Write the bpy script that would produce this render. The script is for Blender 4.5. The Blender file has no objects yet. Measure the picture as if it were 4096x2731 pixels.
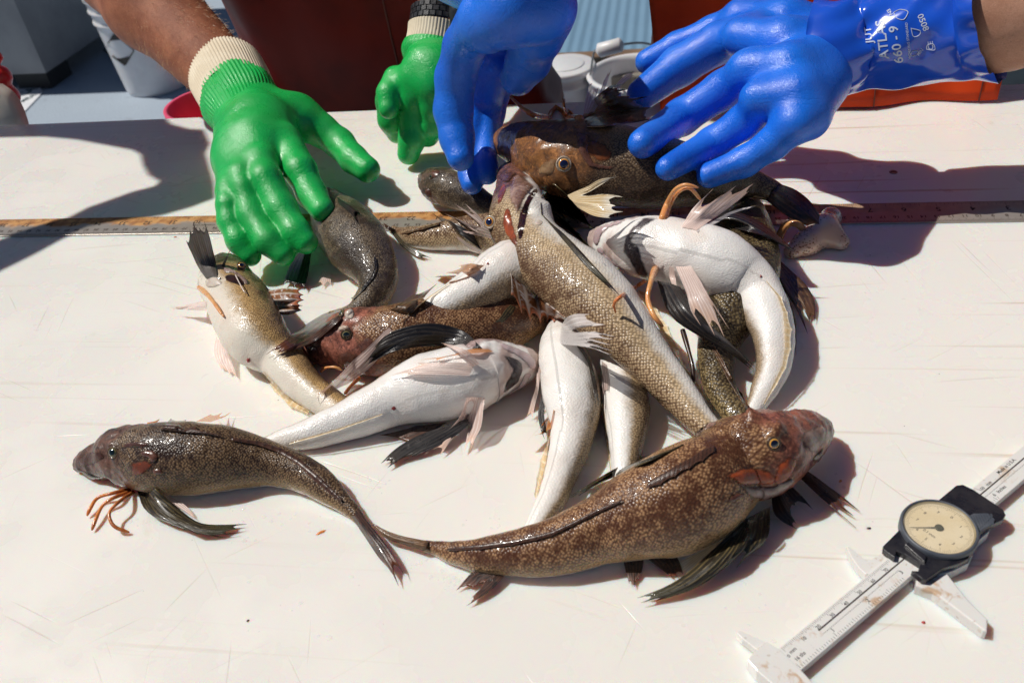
import bpy, math, random
import numpy as np
from mathutils import Vector, Matrix, noise as mnoise
from mathutils.bvhtree import BVHTree
from mathutils.geometry import delaunay_2d_cdt
R = math.radians
sc = bpy.context.scene
COL = sc.collection
rng = np.random.default_rng(7)
random.seed(7)
MM = 0.001

# ------------------------------------------------------------------ camera
CAM = np.array([-334.4, -624.4, 380.1])            # millimetres; X runs along the steel rule, z = 0 is the board
CR = np.array([0.98402845, 0.14402149, -0.10462231])
CU = np.array([-0.0082974, 0.62419894, 0.78122137])
CF = np.array([-0.1778178, 0.76787596, -0.61542452])
FPX, SCL = 3500.0, 1.7415
cd = bpy.data.cameras.new('camera'); cam = bpy.data.objects.new('camera', cd); COL.objects.link(cam)
cam.matrix_world = Matrix(((CR[0], CU[0], -CF[0], CAM[0]*MM), (CR[1], CU[1], -CF[1], CAM[1]*MM), (CR[2], CU[2], -CF[2], CAM[2]*MM), (0, 0, 0, 1)))
cd.sensor_fit = 'HORIZONTAL'; cd.sensor_width = 22.3; cd.lens = 22.3*FPX/4096
cd.clip_start = 0.02; cd.clip_end = 500
cd.dof.use_dof = True; cd.dof.focus_distance = 0.62; cd.dof.aperture_fstop = 9.0
sc.camera = cam
# ------------------------------------------------------------------ world and sun
SUNV = np.array([0.66, -0.05, -1.0]); SUNV /= np.linalg.norm(SUNV)     # direction the light travels
w = bpy.data.worlds.new("World"); sc.world = w; w.use_nodes = True
nt = w.node_tree; bg = nt.nodes['Background']
sky = nt.nodes.new('ShaderNodeTexSky'); sky.sky_type = 'NISHITA'; sky.sun_disc = False
sky.sun_elevation = math.asin(-SUNV[2]); sky.sun_rotation = math.atan2(-SUNV[0], -SUNV[1])
sky.altitude = 0; sky.air_density = 0.65; sky.dust_density = 0.25; sky.ozone_density = 1.0
nt.links.new(sky.outputs[0], bg.inputs[0]); bg.inputs[1].default_value = 0.05
sd = bpy.data.lights.new('sun', 'SUN'); sd.energy = 5.0; sd.angle = R(0.53); sd.color = (1.0, 0.95, 0.88)
sun = bpy.data.objects.new('sun', sd); COL.objects.link(sun)
sun.rotation_euler = Vector(tuple(-SUNV)).to_track_quat('Z', 'Y').to_euler()
sc.view_settings.view_transform = 'Standard'; sc.view_settings.look = 'None'
sc.view_settings.exposure = -0.42; sc.view_settings.gamma = 1.0

# ------------------------------------------------------------------ projection helpers (photo pixels on a 2352 wide print -> world mm)
def ray(x, y):
    d = CF + CR*((x*SCL-2048)/FPX) - CU*((y*SCL-1365.5)/FPX)
    return d
def P(x, y, h=0.0):
    d = ray(x, y); return CAM + d*((h-CAM[2])/d[2])
def PY(x, y, Y):
    d = ray(x, y); return CAM + d*((Y-CAM[1])/d[1])
def PD(x, y, t):
    return CAM + ray(x, y)*t
def depth(p): return float((np.asarray(p)-CAM) @ CF)
def mmpx(p): return depth(p)*SCL/FPX              # millimetres per print pixel at p
A3 = lambda *v: np.array(v, float)
def nrm(v):
    v = np.asarray(v, float); return v/(np.linalg.norm(v)+1e-12)

# ------------------------------------------------------------------ object helpers
def link(name, verts, faces, mat=None, parent=None, smooth=True, attrs=None, uv=None):
    me = bpy.data.meshes.new(name)
    V = np.asarray(verts, float)*MM
    me.from_pydata([tuple(v) for v in V], [], [tuple(int(i) for i in f) for f in faces])
    if attrs:
        for k, a in attrs.items():
            at = me.attributes.new(k, 'FLOAT', 'POINT'); at.data.foreach_set('value', np.asarray(a, np.float32))
    if uv is not None:
        l = me.uv_layers.new(name='UVMap'); li = np.zeros(len(me.loops), np.int32); me.loops.foreach_get('vertex_index', li)
        l.data.foreach_set('uv', np.asarray(uv, np.float32)[li].ravel())
    if smooth: me.polygons.foreach_set('use_smooth', np.ones(len(me.polygons), bool))
    me.update()
    o = bpy.data.objects.new(name, me); COL.objects.link(o)
    if mat: me.materials.append(mat)
    if parent: attach(o, parent)
    return o
def attach(o, parent):
    o.parent = parent
    if parent.type == 'EMPTY': o.matrix_parent_inverse = Matrix.Translation(-parent.location)     # mesh parts keep world coordinates
def tag(o, label, cat, group=None, kind=None):
    if label: o['label'] = label
    if cat: o['category'] = cat
    if group: o['group'] = group
    if kind: o['kind'] = kind
    return o
def thing(name, loc, label, cat, group=None):
    o = bpy.data.objects.new(name, None); COL.objects.link(o); o.empty_display_size = 0.02
    o.location = tuple(np.asarray(loc)*MM)
    return tag(o, label, cat, group)
class MB:
    def __init__(s): s.v = []; s.f = []
    def add(s, v, f):
        n = len(s.v); s.v += [tuple(p) for p in v]; s.f += [tuple(i+n for i in q) for q in f]; return s
    def box(s, c, h, M=None):
        c = np.asarray(c, float); h = np.asarray(h, float)
        v = [np.array([a, b, d])*h for a in (-1, 1) for b in (-1, 1) for d in (-1, 1)]
        if M is not None: v = [M @ p for p in v]
        return s.add([c+p for p in v], [(0, 1, 3, 2), (4, 6, 7, 5), (0, 4, 5, 1), (2, 3, 7, 6), (0, 2, 6, 4), (1, 5, 7, 3)])
    def prism(s, poly, z0, z1, bev=0.0):
        """poly: world xy points (top at z1); optional bevel inset on the top edge."""
        p = np.asarray(poly, float)[:, :2]; n = len(p)
        a = 0.5*np.sum(p[:, 0]*np.roll(p[:, 1], -1)-np.roll(p[:, 0], -1)*p[:, 1])
        if a < 0: p = p[::-1]
        rings = [(p, z0)]
        if bev > 0:
            e = np.roll(p, -1, 0)-p; e /= np.linalg.norm(e, axis=1)[:, None]+1e-9
            nn = np.stack([-e[:, 1], e[:, 0]], 1); m = nn+np.roll(nn, 1, 0); m /= np.maximum(np.linalg.norm(m, axis=1)[:, None], 0.6)
            rings += [(p, z1-bev), (p+m*bev*0.35, z1-bev*0.25), (p+m*bev, z1)]
        else: rings += [(p, z1)]
        V = []; F = []
        for q, z in rings: V += [(x, y, z) for x, y in q]
        for k in range(len(rings)-1):
            for i in range(n):
                j = (i+1) % n; F.append((k*n+i, k*n+j, (k+1)*n+j, (k+1)*n+i))
        F.append(tuple((len(rings)-1)*n+i for i in range(n))); F.append(tuple(reversed(range(n))))
        return s.add(V, F)
    def tube(s, pts, rad, n=10, cap=True):
        v, f = tube_geo(pts, rad, n, cap); return s.add(v, f)
    def build(s, name, mat, parent=None, smooth=False):
        return link(name, s.v, s.f, mat, parent, smooth)
def frames(pts):
    pts = np.asarray(pts, float); T = np.gradient(pts, axis=0); T /= np.linalg.norm(T, axis=1)[:, None]+1e-12
    a = np.array([0, 0, 1.0]) if abs(T[0][2]) < .9 else np.array([1.0, 0, 0])
    N = []; u = nrm(np.cross(T[0], a))
    for t in T:
        u = nrm(u - t*(u @ t)); N.append(u)
    N = np.array(N); return T, N, np.cross(T, N)
def tube_geo(pts, rad, n=10, cap=True, ribs=0, ribamp=0.0):
    pts = np.asarray(pts, float); m = len(pts); rad = np.broadcast_to(np.asarray(rad, float), (m,))
    T, A, B = frames(pts); th = np.linspace(0, 2*np.pi, n, endpoint=False)
    rr = 1+ribamp*np.cos(ribs*th) if ribs else np.ones(n)
    V = (pts[:, None, :]+(A[:, None, :]*np.cos(th)[None, :, None]+B[:, None, :]*np.sin(th)[None, :, None])*(rad[:, None]*rr[None, :])[:, :, None]).reshape(-1, 3)
    F = [(i*n+j, i*n+(j+1) % n, (i+1)*n+(j+1) % n, (i+1)*n+j) for i in range(m-1) for j in range(n)]
    if cap:
        V = np.vstack([V, pts[0]-T[0]*rad[0]*.5, pts[-1]+T[-1]*rad[-1]*.5]); a = m*n; b = a+1
        F += [(a, (j+1) % n, j) for j in range(n)]+[(b, (m-1)*n+j, (m-1)*n+(j+1) % n) for j in range(n)]
    return V, F
def crom(pts, m):
    """Catmull-Rom through pts, resampled to m points evenly in chord length."""
    p = np.asarray(pts, float); 
    if len(p) == 2: return p[0]+(p[1]-p[0])*np.linspace(0, 1, m)[:, None]
    q = np.vstack([2*p[0]-p[1], p, 2*p[-1]-p[-2]]); out = []
    for i in range(1, len(q)-2):
        t = np.linspace(0, 1, 13)[:, None] if i == len(q)-3 else np.linspace(0, 1, 12, endpoint=False)[:, None]
        a, b, c, d = q[i-1], q[i], q[i+1], q[i+2]
        out.append(.5*((2*b)+(c-a)*t+(2*a-5*b+4*c-d)*t*t+(-a+3*b-3*c+d)*t**3))
    o = np.vstack(out); s = np.concatenate([[0], np.cumsum(np.linalg.norm(np.diff(o[:, :3], axis=0), axis=1))])
    u = np.linspace(0, s[-1], m); return np.stack([np.interp(u, s, o[:, k]) for k in range(o.shape[1])], 1)
def text_geo(body, size):
    c = bpy.data.curves.new('t', 'FONT'); c.body = body; c.size = size; c.align_x = 'CENTER'; c.align_y = 'CENTER'; c.resolution_u = 3; c.offset = size*.014
    o = bpy.data.objects.new('t', c); COL.objects.link(o)
    dg = bpy.context.evaluated_depsgraph_get(); dg.update(); me = o.evaluated_get(dg).to_mesh()
    v = np.array([tuple(x.co) for x in me.vertices]).reshape(-1, 3); f = [tuple(p.vertices) for p in me.polygons]
    o.evaluated_get(dg).to_mesh_clear(); bpy.data.objects.remove(o); bpy.data.curves.remove(c)
    return v, f
def put_text(mb, body, size, origin, ex, ey):
    v, f = text_geo(body, size); o = np.asarray(origin, float); ex = np.asarray(ex, float); ey = np.asarray(ey, float)
    mb.add([o+ex*p[0]+ey*p[1] for p in v], f)

# ------------------------------------------------------------------ signed distance bodies
def segd(X, a, b, ra, rb):
    a = np.asarray(a, float); b = np.asarray(b, float); ab = b-a
    t = np.clip(((X-a) @ ab)/(ab @ ab+1e-9), 0, 1)
    d = X-a-t[..., None]*ab
    return np.sqrt((d*d).sum(-1))-(ra+(rb-ra)*t)
def smin(a, b, k):
    h = np.clip(.5+.5*(b-a)/k, 0, 1); return b+(a-b)*h-k*h*(1-h)
def elld(X, c, r, M=None):
    d = X-np.asarray(c, float)
    if M is not None: d = d @ M
    q = d/np.asarray(r, float); l = np.sqrt((q*q).sum(-1)); g = np.sqrt(((q/np.asarray(r, float))**2).sum(-1))+1e-9
    return l*(l-1)/g
def surface_net(fn, lo, hi, vox):
    lo = np.asarray(lo, float); hi = np.asarray(hi, float); n = np.ceil((hi-lo)/vox).astype(int)+1
    ax = [lo[i]+np.arange(n[i])*vox for i in range(3)]
    D = np.empty(tuple(n), np.float32)
    for i in range(n[0]):
        Y, Z = np.meshgrid(ax[1], ax[2], indexing='ij'); X = np.stack([np.full_like(Y, ax[0][i]), Y, Z], -1)
        D[i] = fn(X)
    S = D < 0
    c = [(dx, dy, dz) for dx in (0, 1) for dy in (0, 1) for dz in (0, 1)]
    sl = lambda A, d: A[d[0]:A.shape[0]-1+d[0], d[1]:A.shape[1]-1+d[1], d[2]:A.shape[2]-1+d[2]]
    cnt = sum(sl(S, d).astype(np.int8) for d in c); act = (cnt > 0) & (cnt < 8)
    idx = -np.ones(act.shape, int); I = np.argwhere(act); idx[act] = np.arange(len(I))
    acc = np.zeros((len(I), 3)); num = np.zeros(len(I))
    for a in c:
        for k in range(3):
            if a[k] == 0:
                b = list(a); b[k] = 1
                da = D[I[:, 0]+a[0], I[:, 1]+a[1], I[:, 2]+a[2]]; db = D[I[:, 0]+b[0], I[:, 1]+b[1], I[:, 2]+b[2]]
                m = (da < 0) != (db < 0); t = da/np.where(m, da-db, 1)
                p = np.tile(np.array(a, float), (len(I), 1)); p[:, k] = t
                acc += p*m[:, None]; num += m
    V = lo+(I+acc/num[:, None])*vox
    F = []
    for k in range(3):
        a = [slice(None)]*3; b = [slice(None)]*3; a[k] = slice(0, -1); b[k] = slice(1, None)
        E = np.argwhere(S[tuple(a)] != S[tuple(b)]); u, v = (k+1) % 3, (k+2) % 3
        ok = (E[:, u] > 0) & (E[:, v] > 0) & (E[:, u] < n[u]-1) & (E[:, v] < n[v]-1); E = E[ok]
        def at(du, dv):
            q = E.copy(); q[:, u] -= du; q[:, v] -= dv; return idx[q[:, 0], q[:, 1], q[:, 2]]
        q = np.stack([at(1, 1), at(0, 1), at(0, 0), at(1, 0)], 1)
        fl = S[E[:, 0], E[:, 1], E[:, 2]]; q[~fl] = q[~fl][:, ::-1]; F.append(q)
    F = np.vstack(F); F = F[(F >= 0).all(1)]
    return V, F
def smooth_mesh(V, F, it=2, lam=.5):
    F = np.asarray(F); V = V.copy()
    E = np.vstack([F[:, [i, (i+1) % F.shape[1]]] for i in range(F.shape[1])]); E = np.vstack([E, E[:, ::-1]])
    deg = np.bincount(E[:, 0], minlength=len(V))[:, None]
    for _ in range(it):
        s = np.zeros_like(V); np.add.at(s, E[:, 0], V[E[:, 1]]); V += lam*(s/np.maximum(deg, 1)-V)
    return V
def chain(pts):
    """pts (x, y, h, r in print px) -> world points and radii in mm"""
    W = [P(x, y, h) for x, y, h, r in pts]; return W, [r*mmpx(q) for (x, y, h, r), q in zip(pts, W)]

# ------------------------------------------------------------------ materials
def mat(name, base=(.8, .8, .8), rough=.5, spec=.5, coat=0, sss=0, sssr=(1, .4, .2), sscale=.005, metal=0, trans=0, alpha=1):
    m = bpy.data.materials.new(name); m.use_nodes = True; b = m.node_tree.nodes['Principled BSDF']
    b.inputs['Base Color'].default_value = (*base, 1); b.inputs['Roughness'].default_value = rough
    b.inputs['Specular IOR Level'].default_value = spec; b.inputs['Coat Weight'].default_value = coat; b.inputs['Coat Roughness'].default_value = .08
    b.inputs['Subsurface Weight'].default_value = sss; b.inputs['Subsurface Radius'].default_value = sssr; b.inputs['Subsurface Scale'].default_value = sscale
    b.inputs['Metallic'].default_value = metal; b.inputs['Transmission Weight'].default_value = trans; b.inputs['Alpha'].default_value = alpha
    return m
class N:
    """small node-graph writer"""
    def __init__(s, m): s.m = m; s.t = m.node_tree; s.b = s.t.nodes['Principled BSDF']
    def n(s, ty, **kw):
        x = s.t.nodes.new('ShaderNode'+ty)
        for k, v in kw.items():
            setattr(x, k, v)
        return x
    def l(s, a, b): s.t.links.new(a, b)
    def _s(s, sock, v):
        if hasattr(v, 'is_output'): s.l(v, sock)
        elif v is not None:
            if sock.type == 'RGBA' and len(v) == 3: v = (*v, 1)
            sock.default_value = v
    def attr(s, nm): return s.n('Attribute', attribute_name=nm).outputs['Fac']
    def obj(s): return s.n('TexCoord').outputs['Object']
    def uv(s): return s.n('TexCoord').outputs['UV']
    def mapv(s, v, scale=(1, 1, 1), rot=(0, 0, 0), loc=(0, 0, 0)):
        x = s.n('Mapping'); s._s(x.inputs[0], v); x.inputs['Scale'].default_value = scale; x.inputs['Rotation'].default_value = rot; x.inputs['Location'].default_value = loc; return x.outputs[0]
    def noise(s, v, scale, detail=3, rough=.5, dist=0, out=0):
        x = s.n('TexNoise'); s._s(x.inputs['Vector'], v); x.inputs['Scale'].default_value = scale; x.inputs['Detail'].default_value = detail
        x.inputs['Roughness'].default_value = rough; x.inputs['Distortion'].default_value = dist; return x.outputs[out]
    def vor(s, v, scale, rnd=1, feature='F1', out='Distance', dim='3D'):
        x = s.n('TexVoronoi', feature=feature, voronoi_dimensions=dim); s._s(x.inputs['Vector'], v); x.inputs['Scale'].default_value = scale; x.inputs['Randomness'].default_value = rnd; return x.outputs[out]
    def mix(s, f, a, b, mode='MIX'):
        x = s.n('Mix', data_type='RGBA', blend_type=mode); s._s(x.inputs['Factor'], f); s._s(x.inputs['A'], a); s._s(x.inputs['B'], b); return x.outputs['Result']
    def math(s, op, a, b=None, c=None, clamp=False):
        x = s.n('Math', operation=op, use_clamp=clamp); s._s(x.inputs[0], a); s._s(x.inputs[1], b); s._s(x.inputs[2], c); return x.outputs[0]
    def rng(s, v, a, b, c=0., d=1., sm=True):
        x = s.n('MapRange', interpolation_type='SMOOTHSTEP' if sm else 'LINEAR'); s._s(x.inputs['Value'], v)
        for k, q in zip(('From Min', 'From Max', 'To Min', 'To Max'), (a, b, c, d)): s._s(x.inputs[k], q)
        return x.outputs[0]
    def bump(s, h, dist=.0005, strength=1.0, nrm_=None):
        x = s.n('Bump'); s._s(x.inputs['Height'], h); x.inputs['Distance'].default_value = dist; x.inputs['Strength'].default_value = strength
        if nrm_ is not None: s.l(nrm_, x.inputs['Normal'])
        s.l(x.outputs[0], s.b.inputs['Normal']); return x.outputs[0]
    def wet(s, h, dist=.001, strength=.8):
        x = s.n('Bump'); s._s(x.inputs['Height'], h); x.inputs['Distance'].default_value = dist; x.inputs['Strength'].default_value = strength; s.l(x.outputs[0], s.b.inputs['Coat Normal'])
    def set(s, **kw):
        for k, v in kw.items(): s._s(s.b.inputs[k.replace('_', ' ')], v)
# ------------------------------------------------------------------ shared materials
def m_board():
    m = mat('board_plastic', rough=.33, spec=.45, coat=.25, sss=.75, sssr=(1.0, .42, .22), sscale=.011); g = N(m); o = g.obj()
    base = g.mix(g.noise(o, 3, 3), (.84, .81, .755), (.88, .855, .81))
    # saw lines running along the board
    ln = g.noise(g.mapv(o, (2.2, 130, 1), (0, 0, R(1.2))), 1, 2, .6)
    lines = g.math('MULTIPLY', g.rng(ln, .60, .70), g.rng(g.noise(o, 4.5, 2), .38, .62))
    x = g.n('SeparateXYZ'); g.l(o, x.inputs[0]); side = g.rng(x.outputs[0], -.55, -.1)
    lines = g.math('MULTIPLY', lines, g.math('MULTIPLY_ADD', side, .8, .25))
    c = g.mix(g.math('MULTIPLY', lines, .62), base, (.52, .36, .22))
    # knife scratches, several directions
    tot = lines
    for k, (ang, sx, sy, lo) in enumerate(((20, 7, 420, .70), (-38, 9, 520, .71), (75, 8, 480, .715), (-8, 5, 380, .69), (48, 11, 560, .72), (-70, 9, 420, .72))):
        q = g.mapv(o, (1, 1, 1), (0, 0, R(ang)), (k*1.7, k*.9, 0))
        wob = g.mix(.012, q, g.noise(o, 7, 2, out=1), 'ADD')
        s1 = g.rng(g.noise(g.mapv(wob, (sx, sy, 1)), 1, 1, .4), lo+.005, lo+.05)
        s1 = g.math('MULTIPLY', s1, g.rng(g.noise(g.mapv(o, (1, 1, 1), (0, 0, 0), (k*3.1, 2, k)), 9, 2), .50, .64))
        c = g.mix(g.math('MULTIPLY', s1, .22), c, (.45, .33, .2)); tot = g.math('ADD', tot, s1)
    sp = g.rng(g.vor(o, 55, 1), .035, .018); sp = g.math('MULTIPLY', sp, g.rng(g.noise(o, 60, 1), .55, .62))
    c = g.mix(g.math('MULTIPLY', sp, .8), c, (.16, .10, .06))
    st = g.rng(g.noise(g.mapv(o, (14, 18, 1)), 1, 5, .7, 1), .66, .8); c = g.mix(g.math('MULTIPLY', st, .26), c, (.50, .33, .17))
    g.set(Base_Color=c)
    wet = g.rng(g.noise(o, 11, 4, .6), .42, .6); g.set(Roughness=g.math('MULTIPLY_ADD', wet, .22, .2))
    h = g.math('MULTIPLY_ADD', tot, -1.0, g.math('MULTIPLY', g.noise(o, 420, 2), .12)); g.bump(h, .0004, .5)
    return m
def m_skin_fish(name, dark=(.075, .036, .022), light=(.34, .225, .12), belly=(.80, .77, .71), flank=(.62, .42, .2), b0=.52, b1=.70, scale_mm=2.1, mott=.5, headc=(.20, .085, .055), headd=(.06, .028, .02), seed=0.0, scal=1.0, saddles=.5, rnd=.7):
    """lat 0 = back, 1 = belly; hd = head mask; uv in millimetres along and around"""
    m = mat(name, rough=.32, spec=.32, coat=.24, sss=.08, sssr=(1, .5, .3), sscale=.003); g = N(m); o = g.mapv(g.obj(), (1, 1, 1), (0, 0, 0), (seed, seed*.7, 0)); uv = g.uv()
    lat0 = g.attr('lat'); hd = g.attr('hd')
    lat = g.math('ADD', lat0, g.math('MULTIPLY_ADD', g.noise(o, 90, 3), .16, -.08))
    lat = g.math('ADD', lat, g.math('MULTIPLY_ADD', g.noise(o, 420, 2), .10, -.05))
    q = g.mapv(uv, (1/scale_mm, .92/scale_mm, 1), (0, 0, R(45)), (seed*3, seed, 0))
    q = g.mix(.18, q, g.noise(o, 60, 2, out=1), 'ADD')
    vd = g.vor(q, 1.0, rnd, dim='2D')
    cen = g.rng(vd, .66, .08)                            # 1 in the middle of a scale
    cen = g.math('MULTIPLY_ADD', g.noise(g.mix(.0, q, q), 1.3, 2), .5, g.math('MULTIPLY_ADD', cen, .8, -.15), clamp=True)
    big = g.noise(o, 26, 3, .55, .6); mid = g.noise(o, 150, 3, .65); fine = g.noise(o, 520, 2, .6)
    mo = g.math('ADD', g.math('MULTIPLY', big, saddles), g.math('ADD', g.math('MULTIPLY', mid, mott), g.math('MULTIPLY', fine, .35)))
    half = (saddles+mott+.35)*.5
    mo = g.rng(mo, half-.11, half+.09)
    # more light scales lower on the side
    lo_ = g.math('MULTIPLY_ADD', g.rng(lat, .1, .55), .55, mo)
    cc = g.math('MULTIPLY', cen, g.math('MULTIPLY_ADD', lo_, .88, .06), clamp=True)
    back = g.mix(cc, dark, light)
    back = g.mix(g.math('MULTIPLY', g.rng(lat, b0-.25, b0+.02), .55), back, g.mix(cen, tuple(v*.55 for v in flank), flank))
    bel = g.mix(g.math('MULTIPLY', g.rng(g.noise(o, 40, 2), .45, .7), .3), belly, (.78, .66, .58))
    bel = g.mix(g.math('MULTIPLY', g.math('SUBTRACT', 1.0, cen), .09), bel, (.45, .38, .33))
    bel = g.mix(g.math('MULTIPLY', g.rng(g.noise(o, 22, 4, .6, .5), .52, .75), .38), bel, (.74, .54, .42))
    c = g.mix(g.rng(lat, b0, b1), back, bel)
    hm = g.math('ADD', g.math('MULTIPLY', g.noise(o, 85, 4, .65, 1.2), .6), g.math('MULTIPLY', g.noise(o, 600, 3, .7), .4)); hc = g.mix(g.rng(hm, .40, .60), headd, headc)
    hc = g.mix(g.math('MULTIPLY', g.rng(g.noise(o, 230, 3, .6), .58, .72), .6), hc, tuple(min(1, v*2.1+.02) for v in headc))
    hc = g.mix(g.rng(lat, b0+.18, b1+.1), hc, g.mix(g.rng(g.noise(o, 60, 2), .4, .6), belly, (.55, .42, .38)))
    c = g.mix(hd, c, hc)
    g.set(Base_Color=c, Roughness=g.math('MULTIPLY_ADD', g.noise(o, 160, 3), .3, .16))
    sm = g.math('MULTIPLY', g.math('SUBTRACT', 1.0, hd), g.math('MULTIPLY_ADD', g.rng(lat, b1, b0-.1), .4, .6))
    h = g.math('MULTIPLY', g.math('MULTIPLY', cen, sm), scal)
    h = g.math('ADD', h, g.math('MULTIPLY', g.math('MULTIPLY', g.noise(o, 700, 3, .7), hd), .9)); h = g.math('ADD', h, g.math('MULTIPLY', big, 2.0))
    h = g.math('ADD', h, g.math('MULTIPLY', g.rng(g.noise(o, 330, 2), .62, .72), .5))
    g.bump(h, .0003, .75); g.wet(g.math('ADD', g.noise(o, 95, 3, .6), g.math('MULTIPLY', g.rng(g.noise(o, 300, 2), .60, .70), .25)), .0022, .8); return m
def m_fin(name, c0, c1, edge=None, rays=10, trans=0.0, spots=None, rough=.28, dk=.45):
    """uv.x across the rays (ray number), uv.y root to tip"""
    m = mat(name, rough=rough, spec=.5, coat=.3); g = N(m); x = g.n('SeparateXYZ'); g.l(g.uv(), x.inputs[0]); o = g.obj()
    rib = g.math('ABSOLUTE', g.math('SINE', g.math('MULTIPLY', x.outputs[0], math.pi)))     # 0 on a ray
    ribm = g.rng(rib, .15, .75)
    c = g.mix(ribm, c1, c0)
    c = g.mix(g.math('MULTIPLY', g.rng(g.noise(g.mapv(g.uv(), (1.3, 7, 1)), 1, 4, .65), .45, .65), .6), c, tuple(v*dk for v in c0))
    if spots: c = g.mix(g.math('MULTIPLY', g.rng(g.noise(g.mapv(g.uv(), (.8, 6, 1)), 1, 2), .52, .6), .9), c, spots)
    if edge: c = g.mix(g.rng(x.outputs[1], .72, 1.0), c, edge)
    g.set(Base_Color=c, Roughness=g.math('MULTIPLY_ADD', g.noise(o, 300, 2), .25, rough-.1))
    g.bump(g.math('ADD', g.math('MULTIPLY', rib, -.5), g.math('MULTIPLY', g.noise(g.mapv(g.uv(), (14, 2, 1)), 1, 3), .5)), .00035, .7)
    if trans > 0:
        t = g.t; tr = t.nodes.new('ShaderNodeBsdfTranslucent'); tp = t.nodes.new('ShaderNodeBsdfTransparent'); m1 = t.nodes.new('ShaderNodeMixShader'); m2 = t.nodes.new('ShaderNodeMixShader'); out = t.nodes['Material Output']
        g.l(c, tr.inputs[0]); m1.inputs[0].default_value = .2; g.l(g.b.outputs[0], m1.inputs[1]); g.l(tr.outputs[0], m1.inputs[2])
        g.l(g.math('MULTIPLY', g.math('MULTIPLY_ADD', ribm, .7, .3), trans), m2.inputs[0]); g.l(m1.outputs[0], m2.inputs[1]); g.l(tp.outputs[0], m2.inputs[2]); g.l(m2.outputs[0], out.inputs[0])
    return m
def m_flesh(name, a, b, sc1=200, rough=.25, coat=.4, bump=.0004, sss=.2, stretch=(1, 1, 1), edge=False):
    m = mat(name, rough=rough, coat=coat, sss=sss, sscale=.003); g = N(m); o = g.mapv(g.obj(), stretch)
    n1 = g.math('ADD', g.math('MULTIPLY', g.noise(o, sc1*.35, 3), .55), g.math('MULTIPLY', g.noise(o, sc1*2.4, 3, .7), .45))
    g.set(Base_Color=g.mix(g.rng(n1, .40, .60), a, b), Roughness=g.math('MULTIPLY_ADD', g.noise(o, sc1, 2), .25, rough-.1)); g.bump(g.noise(o, sc1*3, 3, .7), bump, .7)
    if edge: g.set(Coat_Weight=.12)
    if edge: g.set(Alpha=g.rng(g.math('MULTIPLY_ADD', g.noise(g.obj(), 260, 3, .6), .5, g.attr('edge')), .26, .62))      # a plate that melts into the skin around it
    return m
def m_glove(name, c, dark, spark=.5):
    m = mat(name, rough=.42, spec=.5, coat=.18, sss=.08, sscale=.003, sssr=tuple(v+.05 for v in c)); g = N(m); o = g.obj()
    cc = g.mix(g.rng(g.noise(o, 24, 3), .4, .7), c, dark)
    g.set(Base_Color=cc, Roughness=g.math('MULTIPLY_ADD', g.rng(g.noise(o, 40, 4, .6), .4, .65), .25, .22))
    h = g.math('ADD', g.math('MULTIPLY', g.noise(o, 900, 3, .7), 1.0), g.math('MULTIPLY', g.noise(o, 30, 2, .5), .8)); h = g.math('ADD', h, g.math('MULTIPLY', g.rng(g.math('ABSOLUTE', g.math('SUBTRACT', g.noise(g.mapv(o, (1, 1, 1.6)), 38, 3, .55, .6), .5)), 0, .05), .22)); g.bump(h, .0006, .7); g.wet(g.noise(o, 420, 3, .7), .0006, .8); return m
def m_person(name, a, b):
    m = mat(name, rough=.5, spec=.3, sss=.2, sssr=(1, .35, .2), sscale=.006); g = N(m); o = g.obj()
    n1 = g.math('ADD', g.math('MULTIPLY', g.noise(o, 40, 4, .6), .6), g.math('MULTIPLY', g.noise(o, 900, 3, .7), .4))
    c = g.mix(g.rng(n1, .38, .62), a, b); c = g.mix(g.math('MULTIPLY', g.rng(g.vor(o, 240, 1), .22, .1), .35), c, tuple(v*.5 for v in a))
    g.set(Base_Color=c); g.bump(g.math('ADD', g.noise(g.mapv(o, (1, 1, 1)), 1500, 3, .7), g.math('MULTIPLY', g.noise(o, 90, 3), 1.2)), .0006, .8); return m
def m_oil(name, a, b):
    m = mat(name, rough=.5, spec=.2); g = N(m); o = g.obj()
    g.set(Base_Color=g.mix(g.rng(g.noise(o, 9, 4, .6), .35, .7), a, b)); 
    g.bump(g.math('ADD', g.math('MULTIPLY', g.noise(g.mapv(o, (9, 9, 4)), 1, 2, .5, .3), 5.0), g.math('MULTIPLY', g.noise(o, 1200, 2), .15)), .0025, .7); return m
def m_plain(name, a, b, s=20, rough=.4, bump=0, **k):
    m = mat(name, rough=rough, **k); g = N(m); o = g.obj(); n1 = g.noise(o, s, 5, .6)
    g.set(Base_Color=g.mix(g.rng(n1, .35, .68), a, b), Roughness=g.math('MULTIPLY_ADD', n1, .25, rough-.12))
    if bump: g.bump(g.noise(o, s*8, 3, .6), bump, .6)
    return m
M = {}
M['board'] = m_board()
M['ink'] = mat('ink_black', (.02, .018, .016), .6)
M['ink_rust'] = mat('ink_worn', (.05, .03, .02), .7)
M['groove'] = mat('groove_shadow_dirt', (.06, .045, .04), .7)
M['green'] = m_glove('green_glove_rubber', (.012, .51, .10), (.009, .44, .08))
M['blue'] = m_glove('blue_glove_rubber', (.014, .185, .86), (.010, .135, .74))
M['cuff'] = m_plain('cream_knit', (.72, .62, .46), (.80, .71, .55), 60, .8, .0004)
M['skin_a'] = m_person('tanned_skin', (.44, .17, .09), (.28, .095, .05))
M['skin_b'] = m_person('fair_skin', (.56, .31, .21), (.44, .22, .14))
M['oil_a'] = m_oil('dark_orange_oilskin', (.20, .010, .0015), (.11, .005, .001))  # cloth's orange lowered so the bib carries its shade in the colour
M['oil_b'] = m_oil('orange_oilskin', (.62, .055, .006), (.42, .028, .004))
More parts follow.
